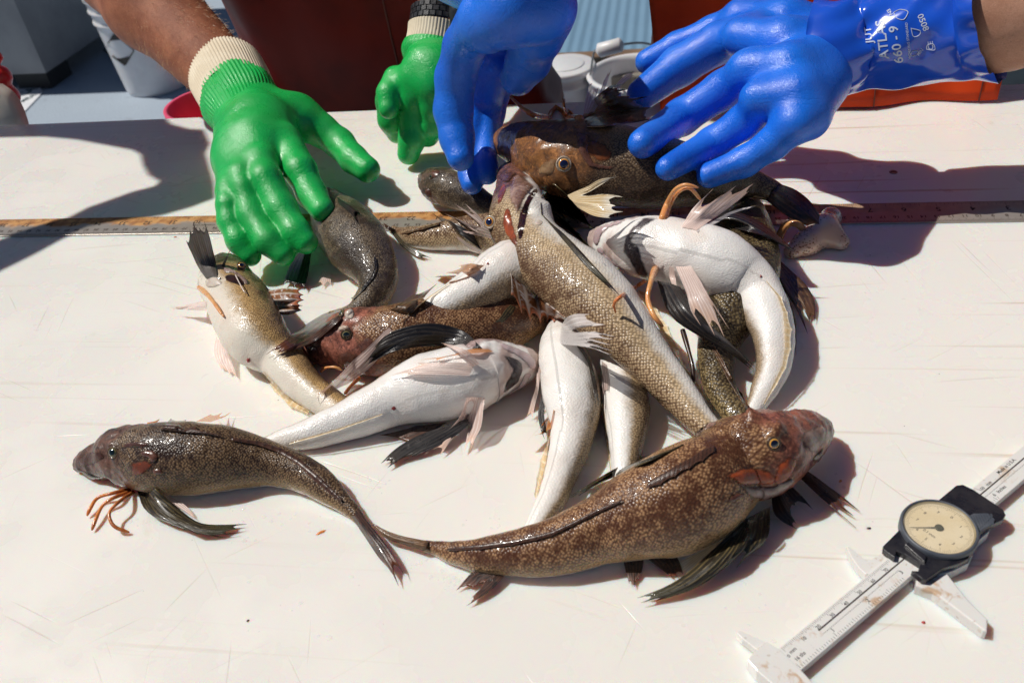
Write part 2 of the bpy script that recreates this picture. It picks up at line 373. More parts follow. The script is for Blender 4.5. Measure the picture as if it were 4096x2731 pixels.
M['seam'] = mat('seam_thread', (.12, .02, .008), .6)
M['hair'] = mat('arm_hair_fibre', (.55, .33, .16), .4)
# ------------------------------------------------------------------ fish builder
BVHS = []
def hit(bv, x, y):
    d = nrm(ray(x, y)); h = bv.ray_cast(Vector(tuple(CAM)), Vector(tuple(d)))
    if h[0] is None: return None, None
    p, n_ = np.array(h[0]), np.array(h[1]); return p, (n_ if n_ @ d < 0 else -n_)
def surf(x, y, lift=1.5):
    """the first fish or board surface seen at that point, raised a little"""
    best = P(x, y, 0.0); bd = np.linalg.norm(best-CAM)
    for bv in BVHS:
        p, n_ = hit(bv, x, y)
        if p is not None and np.linalg.norm(p-CAM) < bd: best = p; bd = np.linalg.norm(p-CAM)
    q = best - nrm(ray(x, y))*lift
    if q[2] < .6: q = P(x, y, .6+.3*lift)
    return q
def pt(p):
    if len(p) == 2: return surf(p[0], p[1])
    if p[2] is None: return surf(p[0], p[1], p[3])
    return P(p[0], p[1], p[2])
class Fish: pass
def make_fish(label, stations, base, delta, skin, k=.92, head=.25, bumps=(), group='sea robins heaped on the board', NR=150, NT=64, flat=0.0):
    S = np.array(stations[1:], float); tipx, tipy = stations[0]
    n = len(S)
    base = np.interp(np.linspace(0, 1, n), np.linspace(0, 1, len(base)), base) if hasattr(base, '__len__') else np.full(n, float(base))
    delta = np.interp(np.linspace(0, 1, n), np.linspace(0, 1, len(delta)), delta) if hasattr(delta, '__len__') else np.full(n, float(delta))
    Cc = []; Wd = []; hs = []
    for i in range(n):
        L = S[i, :2]; Q = S[i, 2:4]; c = (L+Q)/2; half = np.linalg.norm(Q-L)/2; h = base[i]+12
        for _ in range(5):
            C0 = P(c[0], c[1], h); r = half*mmpx(C0); h = base[i]+r*(.55+.40*k)
        Cc.append(C0); Wd.append(r); hs.append(h)
    htip = hs[0]*.9+.1*base[0]
    Cc = np.array([P(tipx, tipy, htip)]+Cc); Wd = np.array([0.0]+Wd); dl = np.concatenate([[delta[0]], delta])
    # side axis from the traced outline, camera facing axis from the spine
    ax = [None]
    for i in range(n):
        L = S[i, :2]; Q = S[i, 2:4]; t = depth(Cc[i+1]); ax.append(nrm(PD(*Q, t)-PD(*L, t)))
    ax[0] = ax[1]; ax = np.array(ax)
    row = np.hstack([Cc, Wd[:, None], ax, dl[:, None]])
    # blunt snout
    a, b = row[0].copy(), row[1]; ins = []
    for u in (.06, .2, .45, .72):
        q = a+(b-a)*u; q[3] = b[3]*math.sqrt(u*(2-u)); ins.append(q)
    a[3] = b[3]*.12
    D = crom(np.vstack([[a], ins, row[1:]]), NR)
    Pc = D[:, :3]; Wd = np.maximum(D[:, 3], .35)
    T = np.gradient(Pc, axis=0); T /= np.linalg.norm(T, axis=1)[:, None]
    A = D[:, 4:7]; A = A-(A*T).sum(1)[:, None]*T; al = np.linalg.norm(A, axis=1); A /= al[:, None]; Wd = np.maximum(Wd*np.clip(al, .5, 1), .35)
    B = np.cross(T, A); fl = ((CAM-Pc)*B).sum(1) < 0; B[fl] *= -1
    s = np.concatenate([[0], np.cumsum(np.linalg.norm(np.diff(Pc, axis=0), axis=1))]); sn = s/s[-1]
    th = np.linspace(0, 2*np.pi, NT, endpoint=False)
    V = Pc[:, None]+A[:, None]*(np.cos(th)[None, :, None]*Wd[:, None, None])+B[:, None]*(np.sin(th)[None, :, None]*(k*Wd)[:, None, None])
    ang = (np.degrees(th)[None, :]-D[:, 7][:, None]+180) % 360-180
    lat = np.abs(ang)/180; hd = 1-np.clip((sn-head*.86)/(head*.28), 0, 1); hd = hd*hd*(3-2*hd)
    # the hind edge of the head is scalloped, higher on the side
    hd = np.clip(1-((sn[:, None]-head*(.80+.25*np.sin(lat*np.pi)))/(head*.16)), 0, 1)
    uv = np.stack([np.repeat(s[:, None], NT, 1), np.radians(ang)*Wd[:, None]*.95], -1)
    V = V.reshape(-1, 3); V[:, 2] = np.maximum(V[:, 2], .25)
    F = [(i*NT+j, (i+1)*NT+j, (i+1)*NT+(j+1) % NT, i*NT+(j+1) % NT) for i in range(NR-1) for j in range(NT)]
    F += [tuple(range(NT)), tuple(reversed([(NR-1)*NT+j for j in range(NT)]))]
    if ((np.cross(V[NT]-V[0], V[1]-V[0])) @ (V[0]-Pc[0])) < 0: F = [q[::-1] for q in F]
    f = Fish(); bv = BVHTree.FromPolygons([Vector(p) for p in V], F)
    Nn = (V.reshape(NR, NT, 3)-Pc[:, None]).reshape(-1, 3); Nn /= np.linalg.norm(Nn, axis=1)[:, None]+1e-9
    if bumps:
        off = np.zeros(len(V))
        for x, y, rp, hm in bumps:
            p, q = hit(bv, x, y)
            if p is None: continue
            r = rp*mmpx(p); d2 = ((V-p)**2).sum(1)/(r*r); off += hm*np.exp(-d2*1.6)
        V = V+Nn*off[:, None]
        bv = BVHTree.FromPolygons([Vector(p) for p in V], F)
    hv = hd.ravel(); off = np.array([.55*mnoise.noise(Vector(p)*.07)+.28*mnoise.noise(Vector(p)*.19)+hv[i]*(.9*mnoise.noise(Vector(p)*.16)+.5*mnoise.noise(Vector(p)*.42)+.14*mnoise.noise(Vector(p)*.9)) for i, p in enumerate(V)])
    V = V+Nn*off[:, None]; V[:, 2] = np.maximum(V[:, 2], .25); bv = BVHTree.FromPolygons([Vector(p) for p in V], F)
    BVHS.append(bv)
    c0 = Pc[NR//2].copy(); c0[2] = 0
    f.root = thing('fish', c0, label, 'fish', group); f.bv = bv
    f.body = link('body', V, F, skin, f.root, True, {'lat': lat.ravel(), 'hd': hd.ravel()}, uv.reshape(-1, 2))
    f.centre = Pc
    return f
def fin(f, name, rays, material, notch=.1, relief=.5, thick=.28, rp=3, m=16, ns=7, label=None):
    Rr = [crom([pt(p) for p in r], m) for r in rays]; K = len(Rr)
    nl = notch if hasattr(notch, '__len__') else [notch]*(K-1)
    cols = []; U = []
    for k in range(K-1):
        for j in range(ns if k < K-2 else ns+1):
            fr = j/ns; a, b = Rr[k], Rr[k+1]
            vmax = 1-nl[k]*math.sin(math.pi*fr)**.6*(1+.25*math.sin(k*7.3))
            if rp > 1: vmax -= .035*abs(math.sin(math.pi*(k+fr)*rp))+.02*rng.random()
            vv = np.linspace(0, 1, m)*max(.05, vmax); src = np.linspace(0, 1, m)
            g = a+(b-a)*fr; g = np.stack([np.interp(vv, src, g[:, q]) for q in range(3)], 1)
            cols.append(g); U.append(k+fr)
    G = np.array(cols); nc = len(G)
    du = np.gradient(G, axis=0); dv = np.gradient(G, axis=1); Nn = np.cross(du, dv); Nn /= np.linalg.norm(Nn, axis=2)[:, :, None]+1e-9
    fl = ((CAM-G)*Nn).sum(2) < 0; Nn[fl] *= -1
    U = np.array(U); v = np.linspace(0, 1, m)
    rel = .3*relief*np.abs(np.cos(math.pi*U*rp))[:, None]*np.minimum(1, v*4)[None, :]
    G = G+Nn*rel[:, :, None]
    t = thick*(1-.6*v)[None, :, None]
    top = G+Nn*t; bot = G-Nn*t
    top[..., 2] = np.maximum(top[..., 2], .5); bot[..., 2] = np.maximum(bot[..., 2], .3)
    pale = 'pale' in material.name or 'white_fin' in material.name
    V = np.vstack([top.reshape(-1, 3), bot.reshape(-1, 3)]); o = nc*m; F = []
    for i in range(nc-1):
        for j in range(m-1):
            a, b, c, d = i*m+j, i*m+j+1, (i+1)*m+j+1, (i+1)*m+j
            F += [(a, b, c, d)] if pale else [(a, b, c, d), (o+d, o+c, o+b, o+a)]
    if pale: V = V[:o]
    for j in range(0 if pale else m-1): F += [(j, o+j, o+j+1, j+1), ((nc-1)*m+j+1, o+(nc-1)*m+j+1, o+(nc-1)*m+j, (nc-1)*m+j)]
    for i in range(0 if pale else nc-1): F += [(i*m+m-1, o+i*m+m-1, o+(i+1)*m+m-1, (i+1)*m+m-1), ((i+1)*m, o+(i+1)*m, o+i*m, i*m)]
    uv = np.stack([np.repeat(U[:, None]*rp, m, 1), np.repeat(v[None], nc, 0)], -1).reshape(-1, 2)
    ob = link(name, V, F, material, f.root, True, None, uv if pale else np.vstack([uv, uv]))
    if label: ob['label'] = label
    return ob
def strip(f, name, base, tips, material, **k):
    return fin(f, name, [[b, ((b[0]+t[0])/2, (b[1]+t[1])/2)+tuple(b[2:]), t] for b, t in zip(base, tips)], material, **k)
def feeler(f, pts, r0, r1, material, name='feeler'):
    W = crom([pt(p) for p in pts], 40); px = mmpx(W[20]); u = np.linspace(0, 1, 40)
    rr = (r0+(r1-r0)*u)*px*(1+.10*np.sin(u*9)); rr[-3:] *= (.9, .75, .45)
    W[:, 2] = np.maximum(W[:, 2], rr*.8+.2)
    v, fc = tube_geo(W, rr, 12); return link(name, v, fc, material, f.root)
def patch(f, poly, material, lift=.6, dome=0.0, step=4.0, name='gill_cover', label=None):
    """a thin plate lying on the fish, traced as an outline and draped over the body"""
    p = np.array(poly, float); n = len(p); q = np.vstack([p, p[:1]])
    bd = []
    for i in range(n):
        L = np.linalg.norm(q[i+1]-q[i]); m = max(1, int(L/step))
        for j in range(m): bd.append(q[i]+(q[i+1]-q[i])*j/m)
    bd = np.array(bd); nb = len(bd)
    # soften the corners
    for _ in range(2): bd = .5*bd+.25*np.roll(bd, 1, 0)+.25*np.roll(bd, -1, 0)
    gx, gy = np.meshgrid(np.arange(p[:, 0].min(), p[:, 0].max(), step), np.arange(p[:, 1].min(), p[:, 1].max(), step)); gp = np.stack([gx.ravel(), gy.ravel()], 1)
    ins = []; dist = []
    b2 = np.roll(bd, -1, 0)
    for a in gp:
        c = ((bd[:, 1] > a[1]) != (b2[:, 1] > a[1])) & (a[0] < (b2[:, 0]-bd[:, 0])*(a[1]-bd[:, 1])/(b2[:, 1]-bd[:, 1]+1e-9)+bd[:, 0])
        if c.sum() % 2:
            e = b2-bd; t = np.clip(((a-bd)*e).sum(1)/((e*e).sum(1)+1e-9), 0, 1); dd = np.linalg.norm(a-bd-t[:, None]*e, axis=1).min()
            if dd > step*.5: ins.append(a); dist.append(dd)
    pts = [Vector(x) for x in bd]+[Vector(x) for x in ins]; dist = np.array([0.]*nb+dist)
    r = delaunay_2d_cdt(pts, [(i, (i+1) % nb) for i in range(nb)], [], 1, 1e-4)
    V = []; dm = max(dist.max(), 1)
    dd = [dist[o[0]] if o else 0.0 for o in r[3]]
    miss = []
    for v2, d in zip(r[0], dd):
        h, nn = hit(f.bv, v2[0], v2[1])
        if h is None: miss.append(len(V)); V.append(None); continue
        V.append(h+nn*(.15+lift*min(1, d/(dm*.5))+dome*math.sin(min(1, d/dm)*math.pi/2)))
    good = [v for v in V if v is not None]
    if not good: return None
    md = float(np.median([depth(v) for v in good]))
    for i in miss:
        d = dd[i]; near = min(good, key=lambda g: (PD(r[0][i][0], r[0][i][1], depth(g))-g) @ (PD(r[0][i][0], r[0][i][1], depth(g))-g)); V[i] = near.copy()
    o = link(name, V, [t for t in r[2]], material, f.root, True, {'edge': np.array(dd)/dm})
    if label: o['label'] = label
    return o
def eye(f, x, y, rp, material, lid, tilt=.3, bulge=.35):
    h, n_ = hit(f.bv, x, y)
    if h is None: return
    r = rp*mmpx(h); pole = nrm(n_*(1-tilt)+nrm(CAM-h)*tilt); c = h-pole*r*(1-bulge*1.6)
    a = nrm(np.cross(pole, [.3, .2, .9])); b = np.cross(pole, a); V = []; F = []; pol = []
    R0 = r*1.25; ring = np.concatenate([np.linspace(0, 1.35, 24)]); n = 28
    for t in ring:
        for j in range(n):
            q = 2*math.pi*j/n; V.append(c+pole*math.cos(t)*R0+(a*math.cos(q)+b*math.sin(q))*math.sin(t)*R0); pol.append(t)
    F = [(i*n+j, i*n+(j+1) % n, (i+1)*n+(j+1) % n, (i+1)*n+j) for i in range(len(ring)-1) for j in range(n)]
    o = link('eye', V, F, material, f.root, True, {'pol': pol})
    q = np.linspace(0, 2*math.pi, 37); tl = .95
    W = np.array([c+pole*math.cos(tl)*R0+(a*math.cos(z)+b*math.sin(z))*math.sin(tl)*R0*1.04 for z in q])
    v, fc = tube_geo(W, r*.17, 8, False); link('eyelid', v, fc, lid, o)
    return o
def m_eye(name, iris=(.75, .36, .05), outer=(.22, .15, .08), pupil=(.004, .006, .02)):
    m = mat(name, rough=.06, coat=1, spec=.6); g = N(m); p = g.attr('pol')
    c = g.mix(g.rng(p, .52, .56), pupil, iris); c = g.mix(g.rng(p, .66, .74), c, tuple(v*.75 for v in outer)); c = g.mix(g.rng(p, .78, .86), c, outer); c = g.mix(g.math('MULTIPLY', g.rng(g.noise(g.obj(), 700, 2), .5, .7), .4), c, (.05, .03, .02)) if False else c
    g.set(Base_Color=c); return m
# ------------------------------------------------------------------ the boat deck beyond the board
DZ = -860.0
def m_deck():
    m = mat('blue_grey_deck', rough=.5); g = N(m); o = g.obj(); n1 = g.noise(o, 3, 5, .6)
    x = g.n('SeparateXYZ'); g.l(o, x.inputs[0]); rib = g.math('SINE', g.math('MULTIPLY', x.outputs[0], 150)); mt = g.rng(x.outputs[0], -1.15, -1.05)
    c = g.mix(n1, (.34, .41, .50), (.44, .52, .60)); c2 = g.mix(n1, (.15, .27, .40), (.20, .34, .47)); c = g.mix(mt, c, c2); c = g.mix(g.math('MULTIPLY', g.rng(g.noise(o, 14, 6, .7), .58, .75), .4), c, (.12, .11, .11))
    g.set(Base_Color=c); g.bump(g.math('ADD', g.math('MULTIPLY', rib, g.math('MULTIPLY', mt, .8)), g.noise(o, 120, 3)), .004, .6); return m
V = [(-9000, -3000, DZ), (6000, -3000, DZ), (6000, 7000, DZ), (-9000, 7000, DZ)]; o = link('deck', V, [(0, 1, 2, 3)], m_deck(), None, False); o['kind'] = 'structure'
sea = link('water', [(-9e4, -9e4, -2200), (9e4, -9e4, -2200), (9e4, 9e4, -2200), (-9e4, 9e4, -2200)], [(0, 1, 2, 3)], m_plain('sea', (.01, .05, .09), (.02, .07, .11), 1, .12, .02), None, False); sea['kind'] = 'structure'
def at_deck(x, y, h=0): return P(x, y, DZ+h)
M['plastic_w'] = m_plain('white_bucket_plastic', (.74, .74, .75), (.66, .66, .68), 12, .38, sss=.15, sscale=.01); M['tote'] = m_plain('grey_tub_plastic', (.30, .30, .31), (.24, .24, .25), 6, .5, .0006)
M['wood'] = m_plain('weathered_plank', (.24, .15, .09), (.13, .08, .05), 9, .7, .001); M['greywood'] = m_plain('grey_plank', (.30, .28, .25), (.2, .18, .15), 9, .75, .001)
M['black'] = m_plain('black_rubber', (.012, .012, .013), (.02, .02, .022), 30, .6)
# big grey tub at far left, its corner over the black block
k = at_deck(124, 208, 0); e1 = nrm(at_deck(223, 137)-k); e2 = A3(-e1[1], e1[0], 0)
if e2[0] > 0: e2 = -e2
e2 = nrm(A3(-e1[1], e1[0], 0)) if A3(-e1[1], e1[0], 0)[0] < 0 else nrm(A3(e1[1], -e1[0], 0))
tub = thing('tub', k+(e1+e2)*400, 'large dark grey tub standing in its own shade on the deck at far left', 'tub')
mb = MB(); pts = [k+e1*a+e2*b for a, b in ((0, 0), (1000, 0), (1000, 1100), (0, 1100))]; mb.prism(pts, DZ+75, DZ+900, 12); mb.build('wall', M['tote'], tub)
for a, b in ((20, 20), (820, 20), (20, 920), (820, 920)):
    c = k+e1*(a+80)+e2*(b+80); mb = MB(); mb.prism([c+e1*u*78+e2*v*78 for u, v in ((-1, -1), (1, -1), (1, 1), (-1, 1))], DZ, DZ+75); mb.build('foot', M['black'], tub)
MB().prism([k+e1*a+e2*b for a, b in ((-15, -15), (1015, -15), (1015, 1115), (-15, 1115))], DZ+900, DZ+960, 10).build('rim', M['tote'], tub)
# lettered paper, its outline extended to paint a strip of sunlit deck
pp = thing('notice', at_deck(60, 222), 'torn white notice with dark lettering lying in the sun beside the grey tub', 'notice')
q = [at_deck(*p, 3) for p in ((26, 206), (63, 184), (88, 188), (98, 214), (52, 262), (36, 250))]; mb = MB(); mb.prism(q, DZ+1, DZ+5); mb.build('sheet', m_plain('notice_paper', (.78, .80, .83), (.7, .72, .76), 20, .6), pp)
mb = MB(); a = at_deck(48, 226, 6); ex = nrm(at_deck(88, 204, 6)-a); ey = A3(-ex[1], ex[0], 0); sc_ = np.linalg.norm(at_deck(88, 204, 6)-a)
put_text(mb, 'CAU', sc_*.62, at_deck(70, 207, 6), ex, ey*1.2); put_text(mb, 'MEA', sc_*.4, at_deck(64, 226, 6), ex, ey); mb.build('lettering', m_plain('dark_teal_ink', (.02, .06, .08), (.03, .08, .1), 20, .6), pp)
# bucket with a diamond mark
def bucket(name, cx, base_z, h, r0, r1, label, handle=None, lid=False, group=None, ribs=True):
    b = thing(name, A3(cx[0], cx[1], base_z), label, 'bucket', group); n = 64; th = np.linspace(0, 2*np.pi, n, endpoint=False)
    prof = [(r0*.97, 0), (r0, 8)]
    for i in range(1, 18):
        z = h*i/18; prof.append((r0+(r1-r0)*i/18, z))
        if ribs and i in (13, 15, 17): prof += [(r0+(r1-r0)*i/18+6, z+3), (r0+(r1-r0)*i/18+6, z+9), (r0+(r1-r0)*i/18, z+12)]
    prof += [(r1, h-6), (r1+7, h-5), (r1+8, h), (r1+3, h+3), (r1-4, h+1), (r1-6, h-8)]
    if not lid: prof += [(r0-5, 12), (1, 10)]
    V = [(cx[0]+r*math.cos(t), cx[1]+r*math.sin(t), base_z+z) for r, z in prof for t in th]; F = [(i*n+j, i*n+(j+1) % n, (i+1)*n+(j+1) % n, (i+1)*n+j) for i in range(len(prof)-1) for j in range(n)]; F.append(tuple(reversed(range(n))))
    sh = link('shell', V, F, M['plastic_w'], b)
    if lid:
        mb = MB(); mb.prism([(cx[0]+(r1+9)*math.cos(t), cx[1]+(r1+9)*math.sin(t)) for t in th], base_z+h-4, base_z+h+8, 4); mb.prism([(cx[0]+(r1-14)*math.cos(t), cx[1]+(r1-14)*math.sin(t)) for t in th], base_z+h+8.2, base_z+h+10, 1.5); mb.build('lid', M['plastic_w'], b, True)
    if handle:
        p0, p1, g0, g1 = handle
        W = crom([p0, (p0+g0)/2+A3(0, 0, 20), g0, g1, (p1+g1)/2+A3(0, 0, 20), p1], 40); hd_ = link('handle', *tube_geo(W, 2.2, 8), m_plain('handle_wire', (.3, .31, .32), (.2, .2, .21), 40, .4, metal=.7), b)
        link('grip', *tube_geo([g0, g0+(g1-g0)*.03, g1-(g1-g0)*.03, g1], [12, 13, 13, 12], 14), M['plastic_w'], hd_)
    return b, sh
base = at_deck(320, 212); c0 = A3(base[0]+60, base[1]+70, 0)
bR = np.linalg.norm(at_deck(255, 205)-at_deck(385, 205))/2
b1, sh1 = bucket('bucket', c0, DZ, 390, bR*.98, bR*1.18, 'white bucket with a black and white diamond mark behind the tanned forearm')
hb = BVHTree.FromPolygons([Vector(v.co)*1000 for v in sh1.data.vertices], [tuple(p.vertices) for p in sh1.data.polygons])
def dec(poly, o=9):
    out = []
    for x, y in poly:
        h, n_ = hit(hb, x, y)
        if h is None: h = at_deck(x, y)
        out.append(h-nrm(ray(x, y))*o)
    return out
ctr = (301, 112); top, lf, bt_, rt = (262, 79), (238, 115), (287, 150), (312, 112)
mb = MB()
mb.add(dec([(250, 95), (262, 78), (278, 92)]), [(0, 1, 2)]); mb.add(dec([(264, 136), (297, 131), (287, 151)]), [(0, 1, 2)])
for a, b in (((262, 79), (238, 115)), ((238, 115), (287, 151)), ((262, 79), (308, 116)), ((308, 116), (287, 151))):
    d = nrm(np.array(b)-np.array(a)); t = np.array([-d[1], d[0]])*1.3; [mb.add(dec([np.array(a)+(np.array(b)-np.array(a))*u-t, np.array(a)+(np.array(b)-np.array(a))*u+t, np.array(a)+(np.array(b)-np.array(a))*(u+.2)+t, np.array(a)+(np.array(b)-np.array(a))*(u+.2)-t]), [(0, 1, 2, 3)]) for u in np.arange(0, 1, .2)]
mb.build('diamond_mark', M['ink'], b1)
# pink bowl behind the board edge
pb = P(462, 262, -60); cb = A3(pb[0]+0, pb[1]+30, -240); bw_ = thing('bowl', cb, 'bright pink plastic bowl just behind the back edge of the board', 'bowl'); n = 56
prof = [(24, 0), (38, 30), (52, 110), (58, 175), (62, 178), (62, 184), (57, 184), (51, 112), (36, 36), (1, 8)]
V = [(cb[0]+r*math.cos(2*math.pi*j/n), cb[1]+r*math.sin(2*math.pi*j/n), cb[2]+z) for r, z in prof for j in range(n)]
link('shell', V, [(i*n+j, i*n+(j+1) % n, (i+1)*n+(j+1) % n, (i+1)*n+j) for i in range(len(prof)-1) for j in range(n)], m_plain('pink_plastic', (.80, .10, .20), (.74, .07, .15), 20, .35, sss=.2, sscale=.01), bw_)
st_ = thing('stool', A3(cb[0], cb[1], DZ), 'stool holding up the pink bowl behind the board', 'stool'); MB().box((cb[0], cb[1], -256), (170, 140, 14)).build('seat', M['greywood'], st_)
for sx in (-1, 1):
    for sy in (-1, 1): MB().box((cb[0]+sx*140, cb[1]+sy*110, (DZ-270)/2), (18, 18, (-270-DZ)/2)).build('leg', M['greywood'], st_)
# red lumpy float at the left edge
M['red'] = m_plain('red_float', (.72, .02, .02), (.6, .015, .02), 14, .3, coat=.4); M['pinkred'] = m_plain('pink_float', (.80, .20, .32), (.75, .14, .22), 10, .35)
fl = thing('float', PY(10, 240, 330), 'shiny red lumpy float hanging at the left edge behind the board', 'float')
S = [(-8, 132, 15), (2, 176, 25), (17, 222, 28), (28, 258, 20), (40, 284, 12)]
def ffl(X):
    o = None
    for x, y, r in S:
        c = PY(x, y, 330); d = np.sqrt(((X-c)**2).sum(-1))-r*mmpx(c); o = d if o is None else smin(o, d, 7)
    return o
cs = np.array([PY(x, y, 330) for x, y, r in S]); V, F = surface_net(ffl, cs.min(0)-70, cs.max(0)+70, 3.5); link('bulb', smooth_mesh(V, F, 1), F, M['red'], fl)
W = crom([cs[0], cs[0]+A3(0, 10, 150), cs[0]+A3(5, 20, 420)], 12); link('line', *tube_geo(W, 5, 8), M['cuff'], fl)
tb2 = thing('tub', PY(10, 300, 275), 'pale tub whose curved rim shows at the left end of the back edge', 'tub')
W = crom([PY(-25, 200, 290), PY(4, 222, 288), PY(22, 252, 284), PY(36, 290, 280), PY(46, 340, 280)], 24); V = []; 
for p in W: V += [p+A3(0, 0, 0), p+A3(-150, 60, -6), p+A3(-150, 75, -10), p+A3(8, 14, -2)]
link('rim', V, [(i*4+j, i*4+(j+1) % 4, (i+1)*4+(j+1) % 4, (i+1)*4+j) for i in range(23) for j in range(4)], m_plain('pale_tub', (.72, .66, .58), (.66, .6, .52), 16, .4, sss=.2, sscale=.01), tb2)
# small clamp at the forearm
# right background: planks, buckets
def plank(name, x0, x1, y, z0, z1, d, m, label, g=None): return tag(MB().prism([(x0, y), (x1, y), (x1, y+d), (x0, y+d)], z0, z1, 4).build(name, m), label, 'plank', g)
a = PY(1400, 129, 1750); plank('plank', -1350, 1600, 1750, a[2]-130, a[2], 45, M['wood'], 'brown weathered plank on edge behind the white buckets', 'planks')
b = PY(1330, 180, 1150); plank('plank', -1300, 900, 1150, b[2]-160, b[2], 40, M['greywood'], 'grey weathered plank in front of the white bucket lid', 'planks')
rz = -300.0
p1, p2 = P(1245, 160, rz), P(1352, 160, rz); cc = P(1298, 157, rz); r_ = np.linalg.norm(P(1236, 157, rz)-P(1353, 157, rz))/2
b = bucket('bucket', cc, DZ, rz-DZ, r_*.86, r_, 'white bucket with a sunlit flat lid, behind the blue thumb', lid=True)
cc2 = P(1462, 166, rz); r2 = np.linalg.norm(P(1358, 166, rz)-P(1570, 166, rz))/2
hl = (P(1356, 172, rz+10), P(1560, 150, rz+10), P(1375, 117, rz+90), P(1427, 103, rz+100))
bucket('bucket', cc2, DZ, rz-DZ, r2*.88, r2, 'open white bucket with a white grip on its wire handle, behind the held fish', handle=hl)
cc3 = P(1205, 215, -180); r3 = np.linalg.norm(P(1140, 215, -180)-P(1270, 215, -180))/2
bucket('bucket', A3(cc3[0], cc3[1]+30, 0), DZ, -175-DZ, r3*.9, r3, 'white ribbed bucket close behind the board, below the blue thumb')
# ------------------------------------------------------------------ the catch: sea robins
GRP = 'sea robins in the heap on the white board'
M['eye_gold'] = m_eye('eye_gold'); M['eye_dull'] = m_eye('eye_dull', (.20, .17, .07), (.10, .075, .04), (.004, .012, .014)); M['eye_orange'] = m_eye('eye_orange', (.80, .33, .04), (.45, .36, .24), (.006, .01, .05))
M['lid'] = m_flesh('eyelid_skin', (.16, .09, .05), (.06, .035, .02)); M['lid_pale'] = m_flesh('pale_eyelid', (.5, .42, .33), (.25, .17, .11))
M['fin_black'] = m_fin('black_fin', (.014, .013, .015), (.05, .04, .035), (.03, .022, .015))
M['fin_brown'] = m_fin('brown_fin', (.10, .05, .025), (.20, .115, .055), (.13, .06, .03), spots=(.04, .024, .015))
M['fin_tail'] = m_fin('dark_tail_fin', (.045, .022, .016), (.13, .055, .035), (.14, .045, .02), spots=(.014, .01, .01))
M['fin_olive'] = m_fin('olive_fin', (.03, .025, .015), (.15, .11, .045), (.06, .055, .03), spots=(.016, .012, .01))
M['fin_pink'] = m_fin('pale_pink_fin', (.95, .72, .64), (.97, .85, .80), (.93, .64, .50), trans=.26, dk=.92)
M['fin_white'] = m_fin('white_fin', (.90, .84, .82), (.95, .92, .90), (.92, .84, .82), trans=.26, dk=.92)
M['fin_cream'] = m_fin('pale_cream_fin', (.90, .66, .34), (.92, .80, .58), (.94, .86, .70), trans=.26, dk=.92)
M['fin_orange'] = m_fin('pale_orange_fin', (.80, .30, .08), (.84, .46, .2), (.85, .38, .12), trans=.26, dk=.92)
M['fin_grey'] = m_fin('grey_fin', (.17, .145, .13), (.06, .05, .045), (.12, .10, .09), rough=.35, trans=.06)
M['fin_palegrey'] = m_fin('pale_grey_fin', (.48, .38, .35), (.68, .56, .52), (.6, .44, .4), trans=.26, dk=.92)
M['fin_striped'] = m_fin('striped_dorsal', (.26, .10, .035), (.66, .56, .48), (.45, .13, .05), spots=(.55, .50, .48))
M['fin_fan'] = m_fin('brown_fan', (.17, .085, .04), (.30, .18, .09), (.20, .10, .05), spots=(.08, .045, .025))
M['fin_tan'] = m_fin('pale_tan_fin', (.62, .32, .18), (.74, .46, .30), (.66, .36, .2), trans=.05, dk=.7)
M['fin_red'] = m_fin('brown_fold', (.085, .038, .024), (.04, .02, .014), (.12, .05, .03))
M['feel_orange'] = m_flesh('orange_feeler', (.80, .26, .06), (.62, .17, .05), 250); M['feel_pale'] = m_flesh('pale_orange_feeler', (.80, .42, .16), (.74, .30, .10), 250)
M['feel_dark'] = m_flesh('brown_feeler', (.76, .26, .06), (.40, .12, .03), 120)
M['gill_red'] = m_flesh('rust_gill_cover', (.38, .075, .022), (.15, .04, .02), 90, edge=True); M['gill_brown'] = m_flesh('brown_gill_plate', (.15, .06, .04), (.07, .03, .022), 140, edge=True)
M['gill_grey'] = m_flesh('grey_gill_flap', (.34, .25, .22), (.20, .13, .11), 120, edge=True); M['gill_pink'] = m_flesh('pinkish_jaw', (.44, .29, .23), (.19, .10, .075), 110, edge=True)
M['throat'] = m_flesh('dark_throat', (.10, .08, .085), (.035, .027, .03), 130, stretch=(1, 2.5, 1), edge=True); M['lip'] = m_flesh('grey_pink_lip', (.62, .50, .50), (.44, .32, .33), 60, edge=True)
M['mouth'] = m_flesh('mouth_inside', (.04, .008, .006), (.012, .004, .004), 90, edge=True); M['vent'] = m_flesh('red_vent', (.32, .05, .04), (.18, .03, .03), 200, edge=True)
M['gill_rust'] = m_flesh('dark_rust_gill', (.22, .065, .018), (.08, .03, .015), 90, edge=True); M['cheek'] = m_flesh('tan_cheek', (.36, .22, .11), (.22, .12, .06), 140, edge=True)
M['white_spot'] = m_flesh('pale_brow', (.66, .58, .5), (.45, .33, .25), 120, edge=True)
SK = m_skin_fish
S_dark = SK('skin_dark_brown', (.026, .013, .010), (.30, .19, .10), b0=.55, b1=.68, seed=1, mott=.5, saddles=.45, headc=(.17, .085, .06), headd=(.05, .028, .022), scale_mm=1.3)
S_red = SK('skin_red_brown', (.080, .028, .014), (.54, .31, .155), b0=.49, b1=.63, seed=2, mott=.65, saddles=.55, headc=(.36, .13, .085), headd=(.10, .036, .026), scale_mm=1.45)
S_gold = SK('skin_golden', (.095, .043, .022), (.60, .43, .25), flank=(.74, .56, .34), b0=.46, b1=.66, seed=3, mott=.5, saddles=.5, headc=(.24, .10, .065), headd=(.06, .032, .024), scale_mm=1.8, scal=1.3, rnd=.5)
